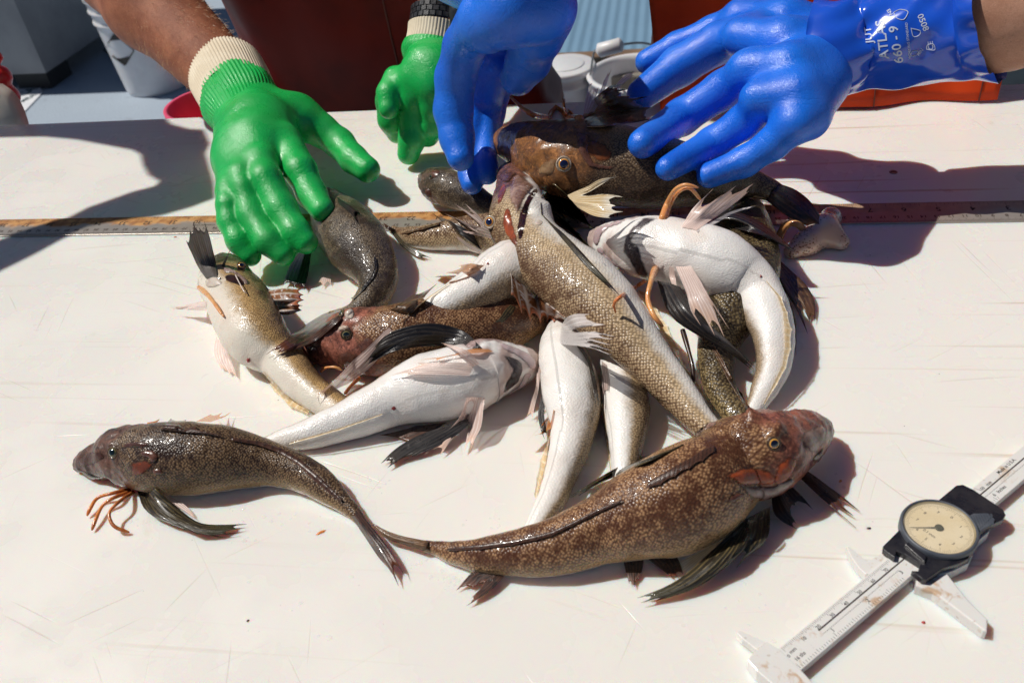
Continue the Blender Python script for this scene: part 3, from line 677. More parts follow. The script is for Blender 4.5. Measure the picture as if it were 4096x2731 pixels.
S_cream = SK('skin_cream', (.09, .055, .03), (.55, .36, .16), belly=(.82, .77, .66), flank=(.72, .45, .18), b0=.42, b1=.62, seed=4, headc=(.10, .09, .04), headd=(.03, .035, .015), scale_mm=1.3)
S_belly = SK('skin_white_belly', (.10, .06, .035), (.36, .25, .15), belly=(.90, .88, .85), flank=(.62, .48, .33), b0=.36, b1=.56, seed=5, headc=(.50, .37, .35), headd=(.24, .16, .155), scale_mm=1.3)
S_white2 = SK('skin_white_brown_side', (.075, .045, .028), (.42, .31, .19), belly=(.90, .88, .84), flank=(.62, .44, .24), b0=.54, b1=.74, seed=6, headc=(.55, .42, .36), headd=(.3, .2, .17), scale_mm=1.35)
S_grey = SK('skin_grey_brown', (.032, .021, .016), (.30, .225, .14), belly=(.70, .64, .55), b0=.60, b1=.72, seed=7, mott=.4, saddles=.7, headc=(.16, .10, .07), headd=(.04, .028, .022), scale_mm=1.2)
S_held = SK('skin_held', (.035, .02, .013), (.21, .14, .08), b0=.74, b1=.88, seed=8, headc=(.33, .14, .045), headd=(.13, .06, .028), scale_mm=1.5)
S_wet = SK('skin_wet_olive', (.022, .014, .009), (.30, .22, .10), b0=.66, b1=.8, seed=9, mott=.4, headc=(.16, .075, .05), headd=(.05, .025, .02), scale_mm=1.9, scal=1.6)

# ---- bodies first (outlines: left edge / right edge from snout to tail)
def c1(*z): return [(a*.3662+114.8, b*.3662+890) for a, b in zip(z[::2], z[1::2])]
def st(conv, rows):
    out = []
    for r in rows: out.append(tuple(v for q in conv(*r) for v in q))
    return out
F1 = make_fish('small dark brown fish lying apart at lower left, head pointing left',
    [(172.7, 1066)]+st(c1, [(178, 430, 190, 535), (235, 372, 250, 557), (340, 322, 330, 580), (420, 250, 425, 602), (500, 236, 500, 616), (600, 224, 600, 645), (720, 214, 700, 668), (900, 213, 880, 674), (1100, 235, 1050, 655), (1290, 290, 1230, 625), (1470, 360, 1400, 620), (1620, 430, 1530, 642), (1760, 530, 1650, 695), (1860, 650, 1770, 755), (1925, 735, 1870, 812), (1965, 800, 1925, 855)]),
    0, [110, 122, 124, 124, 128, 135, 140], S_dark, k=.85, head=.25, bumps=[(256, 1023, 14, 2.0), (276, 976, 12, 2.2), (222, 1034, 14, .8), (300, 990, 10, 1.2), (325, 1012, 9, 1.0), (300, 1065, 16, .8), (185, 1058, 8, .6), (330, 1085, 10, 1)], group=GRP)
F2 = make_fish('largest red-brown fish stretched across the foreground, head at right',
    [(1903, 980), (1886, 957, 1899, 1010), (1849, 940, 1867, 1054), (1790, 946, 1842, 1085), (1739.5, 942, 1812.7, 1119), (1695.5, 952, 1768.8, 1143), (1648, 966, 1728.5, 1150), (1604, 996, 1702.9, 1184), (1556, 1017, 1659, 1231), (1505, 1041, 1585.6, 1268.6), (1446.5, 1077, 1497.7, 1284.4), (1355, 1140, 1402.5, 1294), (1256, 1191, 1291, 1318.5), (1169, 1219, 1193.5, 1321.7), (1099.6, 1236, 1110, 1315), (1047.4, 1242, 1040.4, 1295), (1005.6, 1243, 991.7, 1273), (978, 1242, 966, 1264)],
    [6, 8, 4, 0, 0, 0, 0], [118, 117, 116, 115, 118, 128, 135], S_red, k=.86, head=.235,
    bumps=[(1783, 985, 20, 5), (1727, 955, 18, 5.5), (1770, 1003, 14, 3), (1745, 985, 9, -1.6), (1815, 985, 12, -1.5), (1690, 970, 9, 1.8), (1670, 1010, 9, 1.5), (1850, 1020, 10, -1.0), (1858, 975, 22, 2.0), (1885, 990, 14, 1.2), (1830, 1030, 22, 1.5), (1700, 1000, 14, 1.4), (1740, 1060, 22, 1.5), (1655, 985, 12, 1.6), (1612, 1008, 12, 1.6), (1680, 1085, 12, 1.2), (1820, 960, 10, .8)], group=GRP)
F15 = make_fish('wet dark fish pinned under the curled white one, only its back showing',
    [(1690, 428), (1732, 444, 1665, 455), (1762, 490, 1650, 510), (1788, 560, 1640, 580), (1792, 630, 1625, 640), (1770, 690, 1612, 700), (1735, 740, 1602, 750), (1700, 790, 1599, 790), (1686, 830, 1604, 835), (1689, 880, 1614, 880), (1706, 920, 1640, 930), (1735, 960, 1675, 975), (1788, 1020, 1745, 1040), (1835, 1070, 1812, 1088)],
    0, [95, 95, 100, 100], S_wet, k=.85, head=.2, group=GRP)
F13 = make_fish('fish lying on the steel rule in the middle, only its scaly brown hind body showing',
    [(1240, 530), (1225, 565, 1220, 500), (1185, 590, 1180, 488), (1130, 588, 1120, 488), (1075, 577, 1070, 495), (1022, 576, 1020, 508), (970, 573, 975, 517), (938, 562, 942, 520), (914, 545, 920, 522), (898, 537, 905, 520)],
    0, 45, S_gold, k=.85, head=.05, group=GRP)
F14 = make_fish('small brown fish whose head pokes out beneath the bent blue fingers',
    [(972, 412), (976, 392, 976, 436), (1000, 384, 995, 463), (1030, 387, 1025, 478), (1070, 406, 1065, 489), (1110, 434, 1100, 497), (1150, 462, 1140, 507), (1200, 490, 1190, 527), (1260, 520, 1250, 540)],
    [6, 8, 6, 0], 100, S_grey, k=.85, head=.3, bumps=[(992, 400, 8, 1.8), (982, 440, 9, 2.0), (1010, 420, 9, .8)], group=GRP)
F7 = make_fish('dark curled fish under the green gloved fingers, tail swept left',
    [(738, 455), (764, 434, 722, 490), (794, 452, 726, 530), (825, 465, 732, 555), (857, 492, 748, 588), (885, 528, 775, 617), (906, 580, 806, 637), (914, 625, 822, 652), (905, 665, 822, 670), (886, 697, 808, 686), (850, 724, 788, 702), (806, 735, 766, 712), (772, 733, 748, 716)],
    0, [100, 98, 95, 92, 95, 92], S_grey, k=.85, head=.18, group=GRP)
F8 = make_fish('brown fish at the left of the heap, blunt head with two raised eyes facing left',
    [(693, 815), (699, 790, 702, 826), (722, 768, 728, 836), (752, 750, 755, 843), (780, 722, 780, 848), (808, 708, 810, 854), (845, 705, 850, 862), (885, 702, 885, 866), (930, 692, 935, 862), (990, 680, 990, 850), (1050, 672, 1055, 835), (1110, 668, 1120, 820), (1170, 668, 1180, 800), (1230, 670, 1240, 763), (1290, 680, 1300, 735)],
    0, 112, S_red, k=.86, head=.33, bumps=[(797, 757, 13, 3.0), (800, 720, 13, 3.4), (740, 790, 20, 1.2), (845, 745, 12, 1.2), (870, 720, 8, 1.2), (720, 815, 14, 1.2), (790, 812, 18, 1.2)], group=GRP)
F6 = make_fish('cream fish at left propped on its side with its mouth agape',
    [(505, 613), (522, 603, 482, 632), (560, 606, 463, 652), (583, 630, 460, 676), (603, 650, 472, 702), (618, 668, 484, 732), (636, 702, 500, 770), (655, 735, 528, 812), (672, 765, 566, 836), (692, 797, 600, 853), (720, 840, 640, 890), (752, 876, 685, 925), (795, 908, 735, 957), (850, 945, 790, 990)],
    [8, 4, 0, 0], [168, 185, 195, 196], S_cream, k=.92, head=.2, bumps=[(557, 612, 9, 2.5), (500, 640, 16, 1.2), (595, 668, 10, 1)], group=GRP)
F9 = make_fish('white bellied fish in the middle of the heap, tail trailing to the lower left',
    [(1225, 590), (1200, 690, 1170, 545), (1165, 702, 1112, 578), (1130, 718, 1088, 604), (1080, 735, 1032, 645), (1040, 744, 1000, 664), (985, 752, 955, 697), (945, 759, 920, 731), (914, 768, 896, 750), (895, 783, 878, 768)],
    [26, 26, 26, 24, 24], [208, 210, 216, 222], S_white2, k=.9, head=.06, group=GRP)
F3 = make_fish('white fish lying belly up left of centre, grey throat pointing right',
    [(1238, 830), (1234, 858, 1227, 806), (1211.5, 882, 1192, 794), (1149, 911, 1142, 778), (1113, 933, 1104, 776), (1088, 948, 1088, 782), (1040, 962, 1030, 795), (975, 973, 955, 818), (905, 984, 900, 854), (850, 1001, 840, 888), (790, 1015, 775, 925), (720, 1030, 700, 962), (665, 1036, 640, 986), (622, 1042, 600, 1006)],
    [4, 2, 0, 0], [270, 272, 280, 288, 295], S_belly, k=.86, head=.25, bumps=[(1150, 845, 26, 1.5), (1210, 810, 12, 1), (1080, 835, 20, 1.5)], group=GRP)
F11 = make_fish('narrow white and brown fish standing right of the vertical white belly',
    [(1400, 785), (1378, 818, 1425, 815), (1380, 860, 1460, 850), (1382, 910, 1487, 905), (1387, 960, 1492, 955), (1397, 1010, 1480, 1015), (1403, 1060, 1470, 1060), (1410, 1120, 1462, 1120), (1425, 1200, 1465, 1195), (1440, 1270, 1470, 1270)],
    0, [-30, -30, -28], S_white2, k=.9, head=.03, group=GRP)
F10 = make_fish('white fish lying belly up with its tail toward the board front, centre',
    [(1290, 712), (1262, 748, 1308, 742), (1242, 782, 1334, 782), (1236, 815, 1352, 822), (1240, 860, 1369, 865), (1246, 905, 1380, 910), (1257, 950, 1379, 950), (1264, 985, 1369, 990), (1258, 1040, 1350, 1045), (1250, 1080, 1330, 1090), (1232, 1140, 1304, 1145), (1208, 1195, 1270, 1195), (1180, 1250, 1225, 1250), (1140, 1305, 1170, 1305)],
    [4, 2, 0, 0], [-60, -60, -54, -50], S_white2, k=.9, head=.03, group=GRP)
F5 = make_fish('white fish curled belly up at the right of the heap',
    [(1360, 546), (1368, 524, 1365, 568), (1386, 515, 1384, 592), (1430, 504, 1421, 612), (1483, 496, 1468, 638), (1535, 498, 1525, 650), (1590, 505, 1580, 667), (1640, 518, 1620, 681), (1690, 541, 1655, 691), (1735, 577, 1682, 699), (1775, 620, 1700, 712), (1803, 670, 1706, 727), (1818, 722, 1716, 748), (1826, 780, 1730, 780), (1821, 825, 1737, 815), (1808, 865, 1735, 850), (1785, 905, 1725, 885), (1757, 940, 1712, 930), (1735, 975, 1700, 965)],
    [22, 24, 22, 14, 4, 0], [270, 270, 270, 285, 312, 318, 318], S_belly, k=.86, head=.2, bumps=[(1400, 540, 18, 1), (1560, 580, 34, 2.5)], group=GRP)
F4 = make_fish('golden scaled fish across the top of the heap, gill opened wide',
    [(1168, 386), (1140, 402), (0, 0)][:1]+[(1203, 393, 1142, 400), (1226, 418, 1139, 445), (1244, 440, 1131, 490), (1262, 475, 1126, 540), (1277, 515, 1150, 587), (1310, 545, 1174, 625), (1355, 575, 1204, 650), (1410, 612, 1254, 693), (1453, 657, 1299, 730), (1485, 708, 1355, 780), (1518, 765, 1414, 828), (1545, 810, 1454, 865), (1575, 852, 1494, 903), (1602, 893, 1529, 938), (1635, 945, 1566, 970), (1668, 985, 1602, 1000)],
    [40, 38, 34, 28, 20, 12, 6], [8, 8, 12, 15, 12, 8], S_gold, k=.82, head=.23, bumps=[(1125, 512, 15, 2.5), (1160, 500, 14, 1.5), (1185, 425, 12, 1.5), (1255, 470, 16, 2.5), (1212, 480, 13, -7), (1196, 535, 10, -5), (1225, 445, 9, -4), (1175, 560, 10, 1.2)], group=GRP)
F12 = make_fish('brown fish held by the blue gloves at the back of the heap, orange ringed eye',
    [(1132, 336), (1138, 313, 1138, 352), (1156, 290, 1166, 366), (1195, 276, 1200, 393), (1240, 273, 1242, 430), (1290, 274, 1290, 452), (1350, 276, 1345, 464), (1410, 284, 1405, 472), (1480, 300, 1470, 480), (1550, 320, 1540, 480), (1620, 345, 1605, 472), (1680, 368, 1660, 462), (1735, 390, 1708, 452), (1780, 412, 1746, 457), (1806, 430, 1775, 462)],
    [46, 44, 42, 36, 26], [20, 20, 22, 30], S_held, k=.8, head=.43, bumps=[(1293, 378, 19, 3.0), (1240, 350, 24, 2.0), (1190, 310, 24, 1.2), (1340, 340, 18, 1.6), (1270, 420, 18, 1.0), (1310, 300, 14, 1.2)], group=GRP)

# ---- details of the fish at lower left
eye(F1, 261.5, 1038.5, 12, M['eye_dull'], M['lid'], .15)
patch(F1, c1(507, 472, 560, 455, 612, 450, 630, 470, 655, 478, 640, 505, 600, 535, 560, 560, 515, 558), M['gill_red'], .5)
patch(F1, c1(558, 410, 600, 388, 655, 390, 684, 422, 680, 455, 655, 475, 625, 468, 628, 440, 590, 440), M['gill_brown'], 1.2, .6, name='gill_flap')
patch(F1, c1(470, 350, 560, 335, 640, 352, 600, 372, 520, 378, 450, 380), M['gill_brown'], .7, .4, name='neck_spine')
patch(F1, c1(640, 508, 690, 505, 730, 540, 650, 545), M['gill_brown'], .9, .5, name='shoulder_spine')
fin(F1, 'pectoral_fin', [[(356.5, 1122), (393, 1153.7, 7), (433.4, 1187, 5), (473.7, 1205, 4), (570, 1204, 2)], [(342, 1130), (378.5, 1172, 8), (426, 1200, 6), (474, 1218, 5), (567, 1212, 2)], [(331, 1130), (364, 1183, 8), (415, 1206, 6), (466, 1227, 5), (551, 1223, 2)], [(315.5, 1127), (333, 1170, 5), (378.5, 1196, 4), (437, 1217, 3), (514, 1234, 1.5)]], M['fin_olive'], notch=.08, relief=1.0)
fin(F1, 'pelvic_fin', [[(368, 1136, 4), (410, 1165, 3), (458, 1197, 1.5)], [(384, 1136, 4), (425, 1160, 3), (450, 1188, 1.5)]], M['fin_pink'], notch=.1)
for q in ([(298, 1124), (261, 1131.7, 6), (224.7, 1143, 5), (208, 1166, 4), (200, 1184, 2)], [(300, 1128), (261, 1143, 6), (235.6, 1161, 5), (221, 1190, 4), (211, 1217, 2)], [(306, 1130), (276, 1150, 9), (252, 1175, 9), (255, 1198, 7), (268.6, 1212, 5), (297, 1222, 2)]): feeler(F1, q, 4.6, 3.8, M['feel_dark'])
fin(F1, 'dorsal_fin', [[(368, 988), (380, 975, None, 3), (393, 961, None, 4)], [(393, 990), (410, 977, None, 3), (428, 964, None, 4)], [(426, 993), (440, 984, None, 3), (452, 979, None, 3)], [(455, 995), (468, 992, None, 2.5), (482, 992, None, 2)], [(499, 1000), (508, 1000, None, 2), (520, 1001, None, 1.5)]], M['fin_red'], notch=.3)
strip(F1, 'dorsal_fin', [(532, 1005), (591, 1013), (646, 1029), (688, 1053), (730, 1091), (766, 1126), (786, 1147)], [(530, 1011, None, .9), (588, 1021, None, .9), (640, 1040, None, .9), (679, 1064, None, .9), (720, 1102, None, .9), (760, 1136, None, .9), (784, 1152, None, .8)], M['fin_red'], thick=.2, notch=.05)
fin(F1, 'pectoral_fin', [[(450, 969, 20), (478, 955, 10), (485, 951, 4)], [(468, 969, 20), (500, 955, 8), (512, 947, 4)], [(484, 970, 20), (510, 960, 8), (533, 945, 3)]], M['fin_orange'], notch=.25)
fin(F1, 'feeler', [[(338, 971, 14), (355, 968, 10), (368, 961, 6)], [(342, 974, 14), (358, 971, 10), (366, 964, 6)]], M['feel_orange'])
fin(F1, 'tail_fin', [[(822, 1167, 8), (843.5, 1198, 9), (876.5, 1238, 9), (911, 1287, 7), (933, 1327, 3)], [(814, 1180, 9), (848, 1228, 10), (884, 1279, 8), (917, 1346, 3)], [(806, 1182, 6), (840, 1232, 5), (878, 1288, 4), (908, 1310, 2)]], M['fin_tail'], notch=[.16, .1], relief=.9)

patch(F1, [(174, 1072), (190, 1080), (212, 1091), (233, 1097), (231, 1101), (208, 1097), (188, 1087), (175, 1078)], M['mouth'], .2, 0, name='mouth', step=2.5)
patch(F1, c1(175, 440, 240, 400, 330, 400, 350, 440, 300, 470, 230, 500, 180, 500), M['gill_brown'], .3, .2, name='snout_plate')
# ---- details of the large fish in front
z2 = lambda *z: [(a*.3663+1263.3, b*.3663+861.3) for a, b in zip(z[::2], z[1::2])]
eye(F2, 1776, 1017, 14, M['eye_gold'], M['lid'], .25)
patch(F2, z2(1105, 630, 1170, 592, 1290, 575, 1380, 598, 1418, 640, 1405, 685, 1300, 692, 1190, 694), M['gill_red'], 1.2, 1.0)
patch(F2, z2(1190, 690, 1300, 698, 1400, 692, 1440, 660, 1530, 640, 1535, 668, 1490, 712, 1420, 755, 1340, 780, 1255, 768), M['gill_grey'], 1.0, .6, name='gill_membrane')
patch(F2, z2(1395, 655, 1430, 560, 1500, 500, 1560, 520, 1530, 600, 1480, 680, 1420, 700), M['gill_red'], .5, .3, name='cheek_plate')
patch(F2, z2(900, 390, 905, 330, 950, 300, 1060, 290, 1040, 320, 960, 355, 930, 400), M['gill_pink'], .9, .5, name='neck_spine')
patch(F2, z2(1110, 770, 1170, 735, 1230, 742, 1180, 775, 1125, 800), M['gill_brown'], 1.2, .6, name='shoulder_spine')
patch(F2, z2(1600, 345, 1700, 300, 1742, 330, 1735, 400, 1690, 470, 1640, 500, 1560, 400), M['gill_pink'], .4, .2, name='lip', label='pinkish lip at the tip of the snout')
patch(F2, z2(1640, 520, 1690, 480, 1710, 440, 1722, 445, 1712, 500, 1690, 540, 1655, 560), M['gill_brown'], .6, .3, name='jaw')
fin(F2, 'pectoral_fin', [[(1703, 1196), (1648, 1251, 11), (1593, 1306, 8), (1538, 1343, 6), (1460, 1375, 3)], [(1717, 1190), (1673, 1262, 14), (1622, 1314, 10), (1563, 1354, 6), (1467, 1385, 3)], [(1732, 1183), (1703, 1256, 14), (1659, 1308, 9), (1593, 1353, 5), (1497, 1382, 2)], [(1750, 1172), (1736, 1246, 10), (1713, 1276, 7), (1688, 1305, 2)], [(1769, 1165), (1766, 1226, 8), (1743, 1258, 5), (1717, 1270, 2)]], M['fin_olive'], notch=[.05, .07, .35, .15], relief=1.2)
fin(F2, 'pelvic_fin', [[(1690, 1208, 6), (1640, 1262, 5), (1566, 1330, 2)], [(1668, 1226, 6), (1615, 1270, 4), (1556, 1316, 2)], [(1640, 1248, 6), (1600, 1270, 4), (1553, 1294, 1.5)]], M['fin_cream'], notch=.08)
fin(F2, 'pectoral_fin', [[(1570, 1020, None, 1), (1490, 1046, None, 4), (1410, 1076, None, 4), (1302, 1143, None, 4)], [(1552, 1030, None, 1), (1478, 1058, None, 5), (1406, 1088, None, 5), (1305, 1144, None, 4)], [(1535, 1040, None, 0), (1465, 1070, None, 3), (1400, 1098, None, 3), (1322, 1140, None, 2.5)]], M['fin_olive'], notch=.06, relief=.9)
b = z2(1030, 442, 960, 468, 880, 520, 790, 570, 700, 620, 620, 668); t = z2(1035, 480, 955, 545, 872, 590, 780, 640, 690, 690, 600, 715)
strip(F2, 'dorsal_fin', b, [q+(None, 1.1) for q in t], M['fin_red'], thick=.2, notch=.15, relief=.9)
b = z2(455, 778, 300, 840, 150, 915, 10, 978)+[(1235, 1228), (1180, 1240), (1110, 1249), (1047, 1256), (1028, 1260)]; t = z2(440, 800, 290, 868, 140, 945, 10, 1008)+[(1232, 1240), (1175, 1252), (1105, 1261), (1042, 1265), (1026, 1263)]
strip(F2, 'dorsal_fin', b, [q+(None, 1.0) for q in t], M['fin_red'], thick=.2, notch=.1, relief=.9)
fin(F2, 'tail_fin', [[(985, 1243, 7), (936, 1234, 8), (891, 1220, 8), (856, 1201, 9)], [(980, 1254, 8), (930, 1242, 8), (887, 1227, 8), (854, 1202, 9)], [(973, 1265, 5), (926, 1248, 5), (884, 1233, 6), (853, 1203, 8)]], M['fin_fan'], notch=.05, relief=.8)

# ---- the two brown tails at the right, beyond the large head
fin(F4, 'tail_fin', [[(1772, 1138, 6), (1777, 1176, 5), (1798, 1198, 4), (1831, 1215, 2)], [(1787, 1130, 7), (1805, 1172, 6), (1829, 1203, 3)], [(1798, 1124, 7), (1815, 1148, 5), (1826, 1160, 4)], [(1812, 1112, 7), (1845, 1143, 5), (1867, 1170, 2)]], M['fin_black'], notch=[.08, .2, .2], relief=.8)
fin(F15, 'tail_fin', [[(1840, 1072, 6), (1893, 1110, 6), (1937, 1143, 4), (1975, 1175, 2)], [(1838, 1082, 7), (1900, 1135, 6), (1941, 1172, 4), (1962, 1186, 3)], [(1830, 1090, 6), (1886, 1143, 5), (1933, 1184, 4), (1967, 1214, 2)]], M['fin_tail'], notch=[.28, .3], relief=1.0)
fin(F11, 'tail_fin', [[(1430, 1280, 3), (1438, 1315, 3), (1446, 1342, 2)], [(1454, 1280, 4), (1455, 1320, 3), (1457, 1349, 2)], [(1479, 1280, 3), (1475, 1308, 3), (1465, 1332, 2)]], M['fin_tail'], notch=.12)
fin(F5, 'tail_fin', [[(1484, 1280, 3), (1512, 1302, 3), (1550, 1330, 2)], [(1520, 1278, 4), (1542, 1308, 3), (1556, 1324, 2)], [(1553, 1274, 3), (1564, 1300, 3), (1569, 1320, 2)]], M['fin_tail'], notch=.14)

# ---- belly up fish left of centre
patch(F3, [(1139, 803), (1160, 816), (1186, 822), (1199, 834), (1202, 850), (1190, 880), (1157, 905), (1152, 909), (1160, 882), (1179, 850), (1164, 829)], M['throat'], .4, .3, name='throat')
patch(F3, [(1142, 784), (1185, 798), (1216, 812), (1230, 828), (1232, 846), (1222, 852), (1205, 832), (1180, 814), (1150, 800)], M['lip'], .8, .8, name='lip')
patch(F3, [(1155, 910), (1192, 884), (1206, 855), (1222, 856), (1208, 884), (1180, 905)], M['lip'], .6, .6, name='lip')
patch(F3, [(898, 934), (908, 929), (914, 938), (908, 944), (897, 943)], M['vent'], .5, .5, name='vent')
fin(F3, 'pectoral_fin', [[(1104, 796, None, 2), (1063, 760, None, 9), (990, 742, None, 9), (903, 760, None, 9), (853, 801, None, 8)], [(1100, 799, None, 2), (1050, 776, None, 8), (963, 770, None, 9), (875, 800, None, 9), (836, 835, None, 8)], [(1088, 801, None, 1), (1020, 793, None, 5), (926, 800, None, 8), (868, 825, None, 9), (806, 858, None, 8)]], M['fin_black'], notch=.05, relief=.9)
fin(F3, 'pelvic_fin', [[(1101, 835, None, 1), (1078, 808, None, 9), (1050, 796, None, 13), (1013, 787, None, 16)], [(1086, 842, None, 1), (1067, 826, None, 7), (1046, 806, None, 12), (1014, 788, None, 16)]], M['fin_pink'])
fin(F3, 'pelvic_fin', [[(1088, 838, None, 1), (1070, 832, None, 5), (1020, 833, None, 6), (958, 834, None, 6)], [(1083, 850, None, 1), (1013, 846, None, 5), (943, 850, None, 6), (891, 865, None, 5)], [(1078, 862, None, 1), (1020, 860, None, 4), (965, 860, None, 5), (915, 862, None, 4)]], M['fin_pink'], notch=.15)
fin(F3, 'feeler', [[(1121, 802, None, 1), (1076, 803, None, 4), (995, 831, None, 4)], [(1133, 808, None, 1), (1078, 813, None, 3), (963, 827, None, 4)]], M['fin_orange'])
fin(F3, 'pelvic_fin', [[(1072, 912, None, 1), (1055, 956, None, 6), (1013, 1004, 6), (974, 1046, 2.5)], [(1084, 912, None, 1), (1068, 966, None, 6), (1040, 1004, 6), (1009, 1047, 2.5)], [(1096, 912, None, 1), (1082, 977, None, 5), (1072, 1011, 5), (1067, 1042, 2)], [(1113, 914, None, 1), (1107, 976, 14), (1093, 1005, 8), (1080, 1036, 3)]], M['fin_pink'], notch=[.1, .45, .12])
fin(F3, 'pectoral_fin', [[(1030, 976, 8), (960, 1001, 6), (908, 1032, 4), (875, 1065, 2)], [(1075, 962, 9), (998, 1005, 7), (936, 1040, 5), (887, 1077, 2)], [(1079, 973, 8), (1030, 1012, 5), (978, 1036, 4), (925, 1058, 2)]], M['fin_black'], notch=[.06, .15], relief=.8)
fin(F3, 'pectoral_fin', [[(1026, 970, 4), (980, 998, 3), (932, 1018, 1.5)], [(955, 978, 5), (915, 990, 3), (871, 1000, 1.5)]], M['fin_red'])
strip(F3, 'anal_fin', [(883, 948), (840, 962), (790, 979), (730, 997), (668, 1014)], [(876, 954, None, 3), (832, 970, None, 3), (782, 988, None, 3), (724, 1005, None, 3), (664, 1021, None, 2.5)], M['fin_cream'], notch=.06)

# ---- golden fish on top of the heap
t3 = lambda *z: [(a/4+882, b/4+392) for a, b in zip(z[::2], z[1::2])]
eye(F4, 1127.5, 511, 12.5, M['eye_orange'], M['lid_pale'], .35, .5)
patch(F4, t3(1395, 150, 1330, 215, 1285, 290, 1240, 400, 1222, 520, 1232, 640, 1262, 650, 1290, 560, 1310, 450, 1350, 290, 1425, 185), M['mouth'], .25, 0, name='gill_opening')
patch(F4, t3(1080, 135, 1112, 108, 1128, 180, 1085, 280, 1045, 330, 1040, 230), M['gill_red'], .3, .1)
patch(F4, t3(1105, 355, 1150, 335, 1172, 400, 1192, 500, 1225, 620, 1235, 700, 1190, 690, 1110, 570, 1085, 480), M['gill_red'], 0.5, .2)
patch(F4, t3(1180, 60, 1240, 28, 1290, 85, 1345, 110, 1395, 140, 1330, 210, 1280, 290, 1238, 395, 1215, 480, 1190, 340, 1150, 290, 1145, 190), M['gill_pink'], 1.2, .8, name='cheek_muscle')
patch(F4, t3(1070, 20, 1190, 10, 1250, 25, 1190, 55, 1150, 120, 1085, 105, 1050, 90), M['gill_brown'], .9, .7, name='snout_plate')
patch(F4, t3(1375, 470, 1420, 445, 1470, 470, 1440, 510, 1380, 510), M['white_spot'], .6, .4, name='shoulder_patch')
patch(F4, t3(1105, 680, 1150, 670, 1190, 700, 1170, 740, 1115, 720), M['white_spot'], .4, .4, name='nape_plate')
fin(F4, 'pectoral_fin', [[(1247, 438, None, 1), (1272, 421, None, 6), (1312, 456, None, 9), (1344, 499, None, 11), (1365, 527, None, 11)], [(1244, 450, None, 1), (1277, 451, None, 6), (1312, 486, None, 7), (1342, 511, None, 10), (1362, 528, None, 10)], [(1242, 468, None, 1), (1282, 478, None, 5), (1312, 500, None, 6), (1336, 513, None, 8)], [(1244, 492, None, 1), (1295, 517, None, 6), (1345, 557, None, 6), (1389, 605, None, 6)], [(1257, 507, None, 1), (1307, 551, None, 6), (1357, 606, None, 6), (1408, 662, None, 5)], [(1262, 514, None, .5), (1297, 556, None, 3), (1345, 610, None, 3), (1405, 662, None, 4)]], M['fin_olive'], notch=[.05, .1, .35, .35, .05], relief=1.2)
fin(F4, 'pelvic_fin', [[(1304, 449, 82), (1345, 430, 90), (1380, 412, 94), (1419, 406, 96)], [(1306, 453, 82), (1350, 440, 88), (1378, 424, 91), (1400, 414, 93)], [(1309, 457, 82), (1356, 452, 87), (1397, 446, 90), (1433, 454, 91)], [(1317, 464, 82), (1362, 469, 87), (1397, 472, 88), (1416, 474, 89)], [(1322, 470, 81), (1370, 482, 85), (1400, 487, 86), (1432, 487, 87)], [(1329, 477, 80), (1357, 494, 83), (1380, 500, 84), (1404, 502, 85)]], M['fin_cream'], notch=[.1, .55, .15, .12, .12], relief=.9)
fin(F4, 'dorsal_fin', [[(1173, 628), (1175, 655, None, 4), (1174, 678, None, 5)], [(1182, 639), (1190, 680, None, 4), (1198, 720, None, 5)], [(1204, 656), (1211, 700, None, 4), (1218, 737, None, 5)], [(1232, 678), (1238, 715, None, 4), (1241, 743, None, 5)], [(1257, 697), (1258, 725, None, 4), (1257, 747, None, 5)], [(1282, 716), (1277, 732, None, 3), (1271, 740, None, 4)], [(1299, 730), (1296, 735, None, 2), (1292, 737, None, 3)]], M['fin_striped'], notch=.22, relief=.8, rp=1)
strip(F4, 'anal_fin', [(1465, 666, None, 1), (1488, 705, None, 1), (1513, 748, None, 1), (1543, 800, None, 1), (1563, 835, None, 1), (1583, 860, None, 1), (1612, 905, None, 1), (1638, 945, None, 1)], [(1484, 673, None, 3), (1512, 712, None, 3), (1534, 748, None, 3), (1559, 800, None, 3), (1576, 832, None, 3), (1592, 862, None, 3), (1620, 905, None, 3), (1644, 945, None, 3)], M['fin_cream'], notch=.14)

# ---- curled white fish
t5 = lambda *z: [(a/4+1323, b/4+392) for a, b in zip(z[::2], z[1::2])]
patch(F5, t5(620, 425, 780, 432, 650, 510, 560, 575, 510, 648, 590, 690, 615, 820, 680, 965, 640, 1005, 560, 965, 480, 820, 425, 740, 445, 620, 500, 530), M['throat'], .4, .2, name='throat')
patch(F5, t5(170, 560, 210, 520, 300, 490, 400, 455, 500, 445, 420, 490, 300, 530, 235, 590, 215, 680, 180, 700, 155, 640), M['lip'], .8, .8, name='lip')
patch(F5, t5(180, 720, 225, 690, 300, 790, 400, 860, 470, 920, 560, 985, 480, 960, 380, 890, 260, 820), M['lip'], .6, .6, name='lip')
patch(F5, t5(1680, 965, 1700, 950, 1712, 975, 1695, 992), M['vent'], .5, .4, name='vent', step=2)
fin(F5, 'pelvic_fin', [[(1565, 522, None, 1), (1589, 484, 72), (1618, 452, 82), (1640, 431, 88)], [(1574, 523, None, 1), (1611, 492, 72), (1640, 462, 80), (1660, 445, 85)], [(1580, 525, None, 1), (1618, 490, 72), (1655, 455, 82), (1693, 424, 90)], [(1590, 526, None, 1), (1648, 484, 70), (1686, 454, 80), (1733, 419, 90)], [(1599, 530, None, 1), (1650, 494, 68), (1690, 464, 76), (1722, 437, 84)]], M['fin_pink'], notch=[.4, .1, .15, .05], relief=.8)
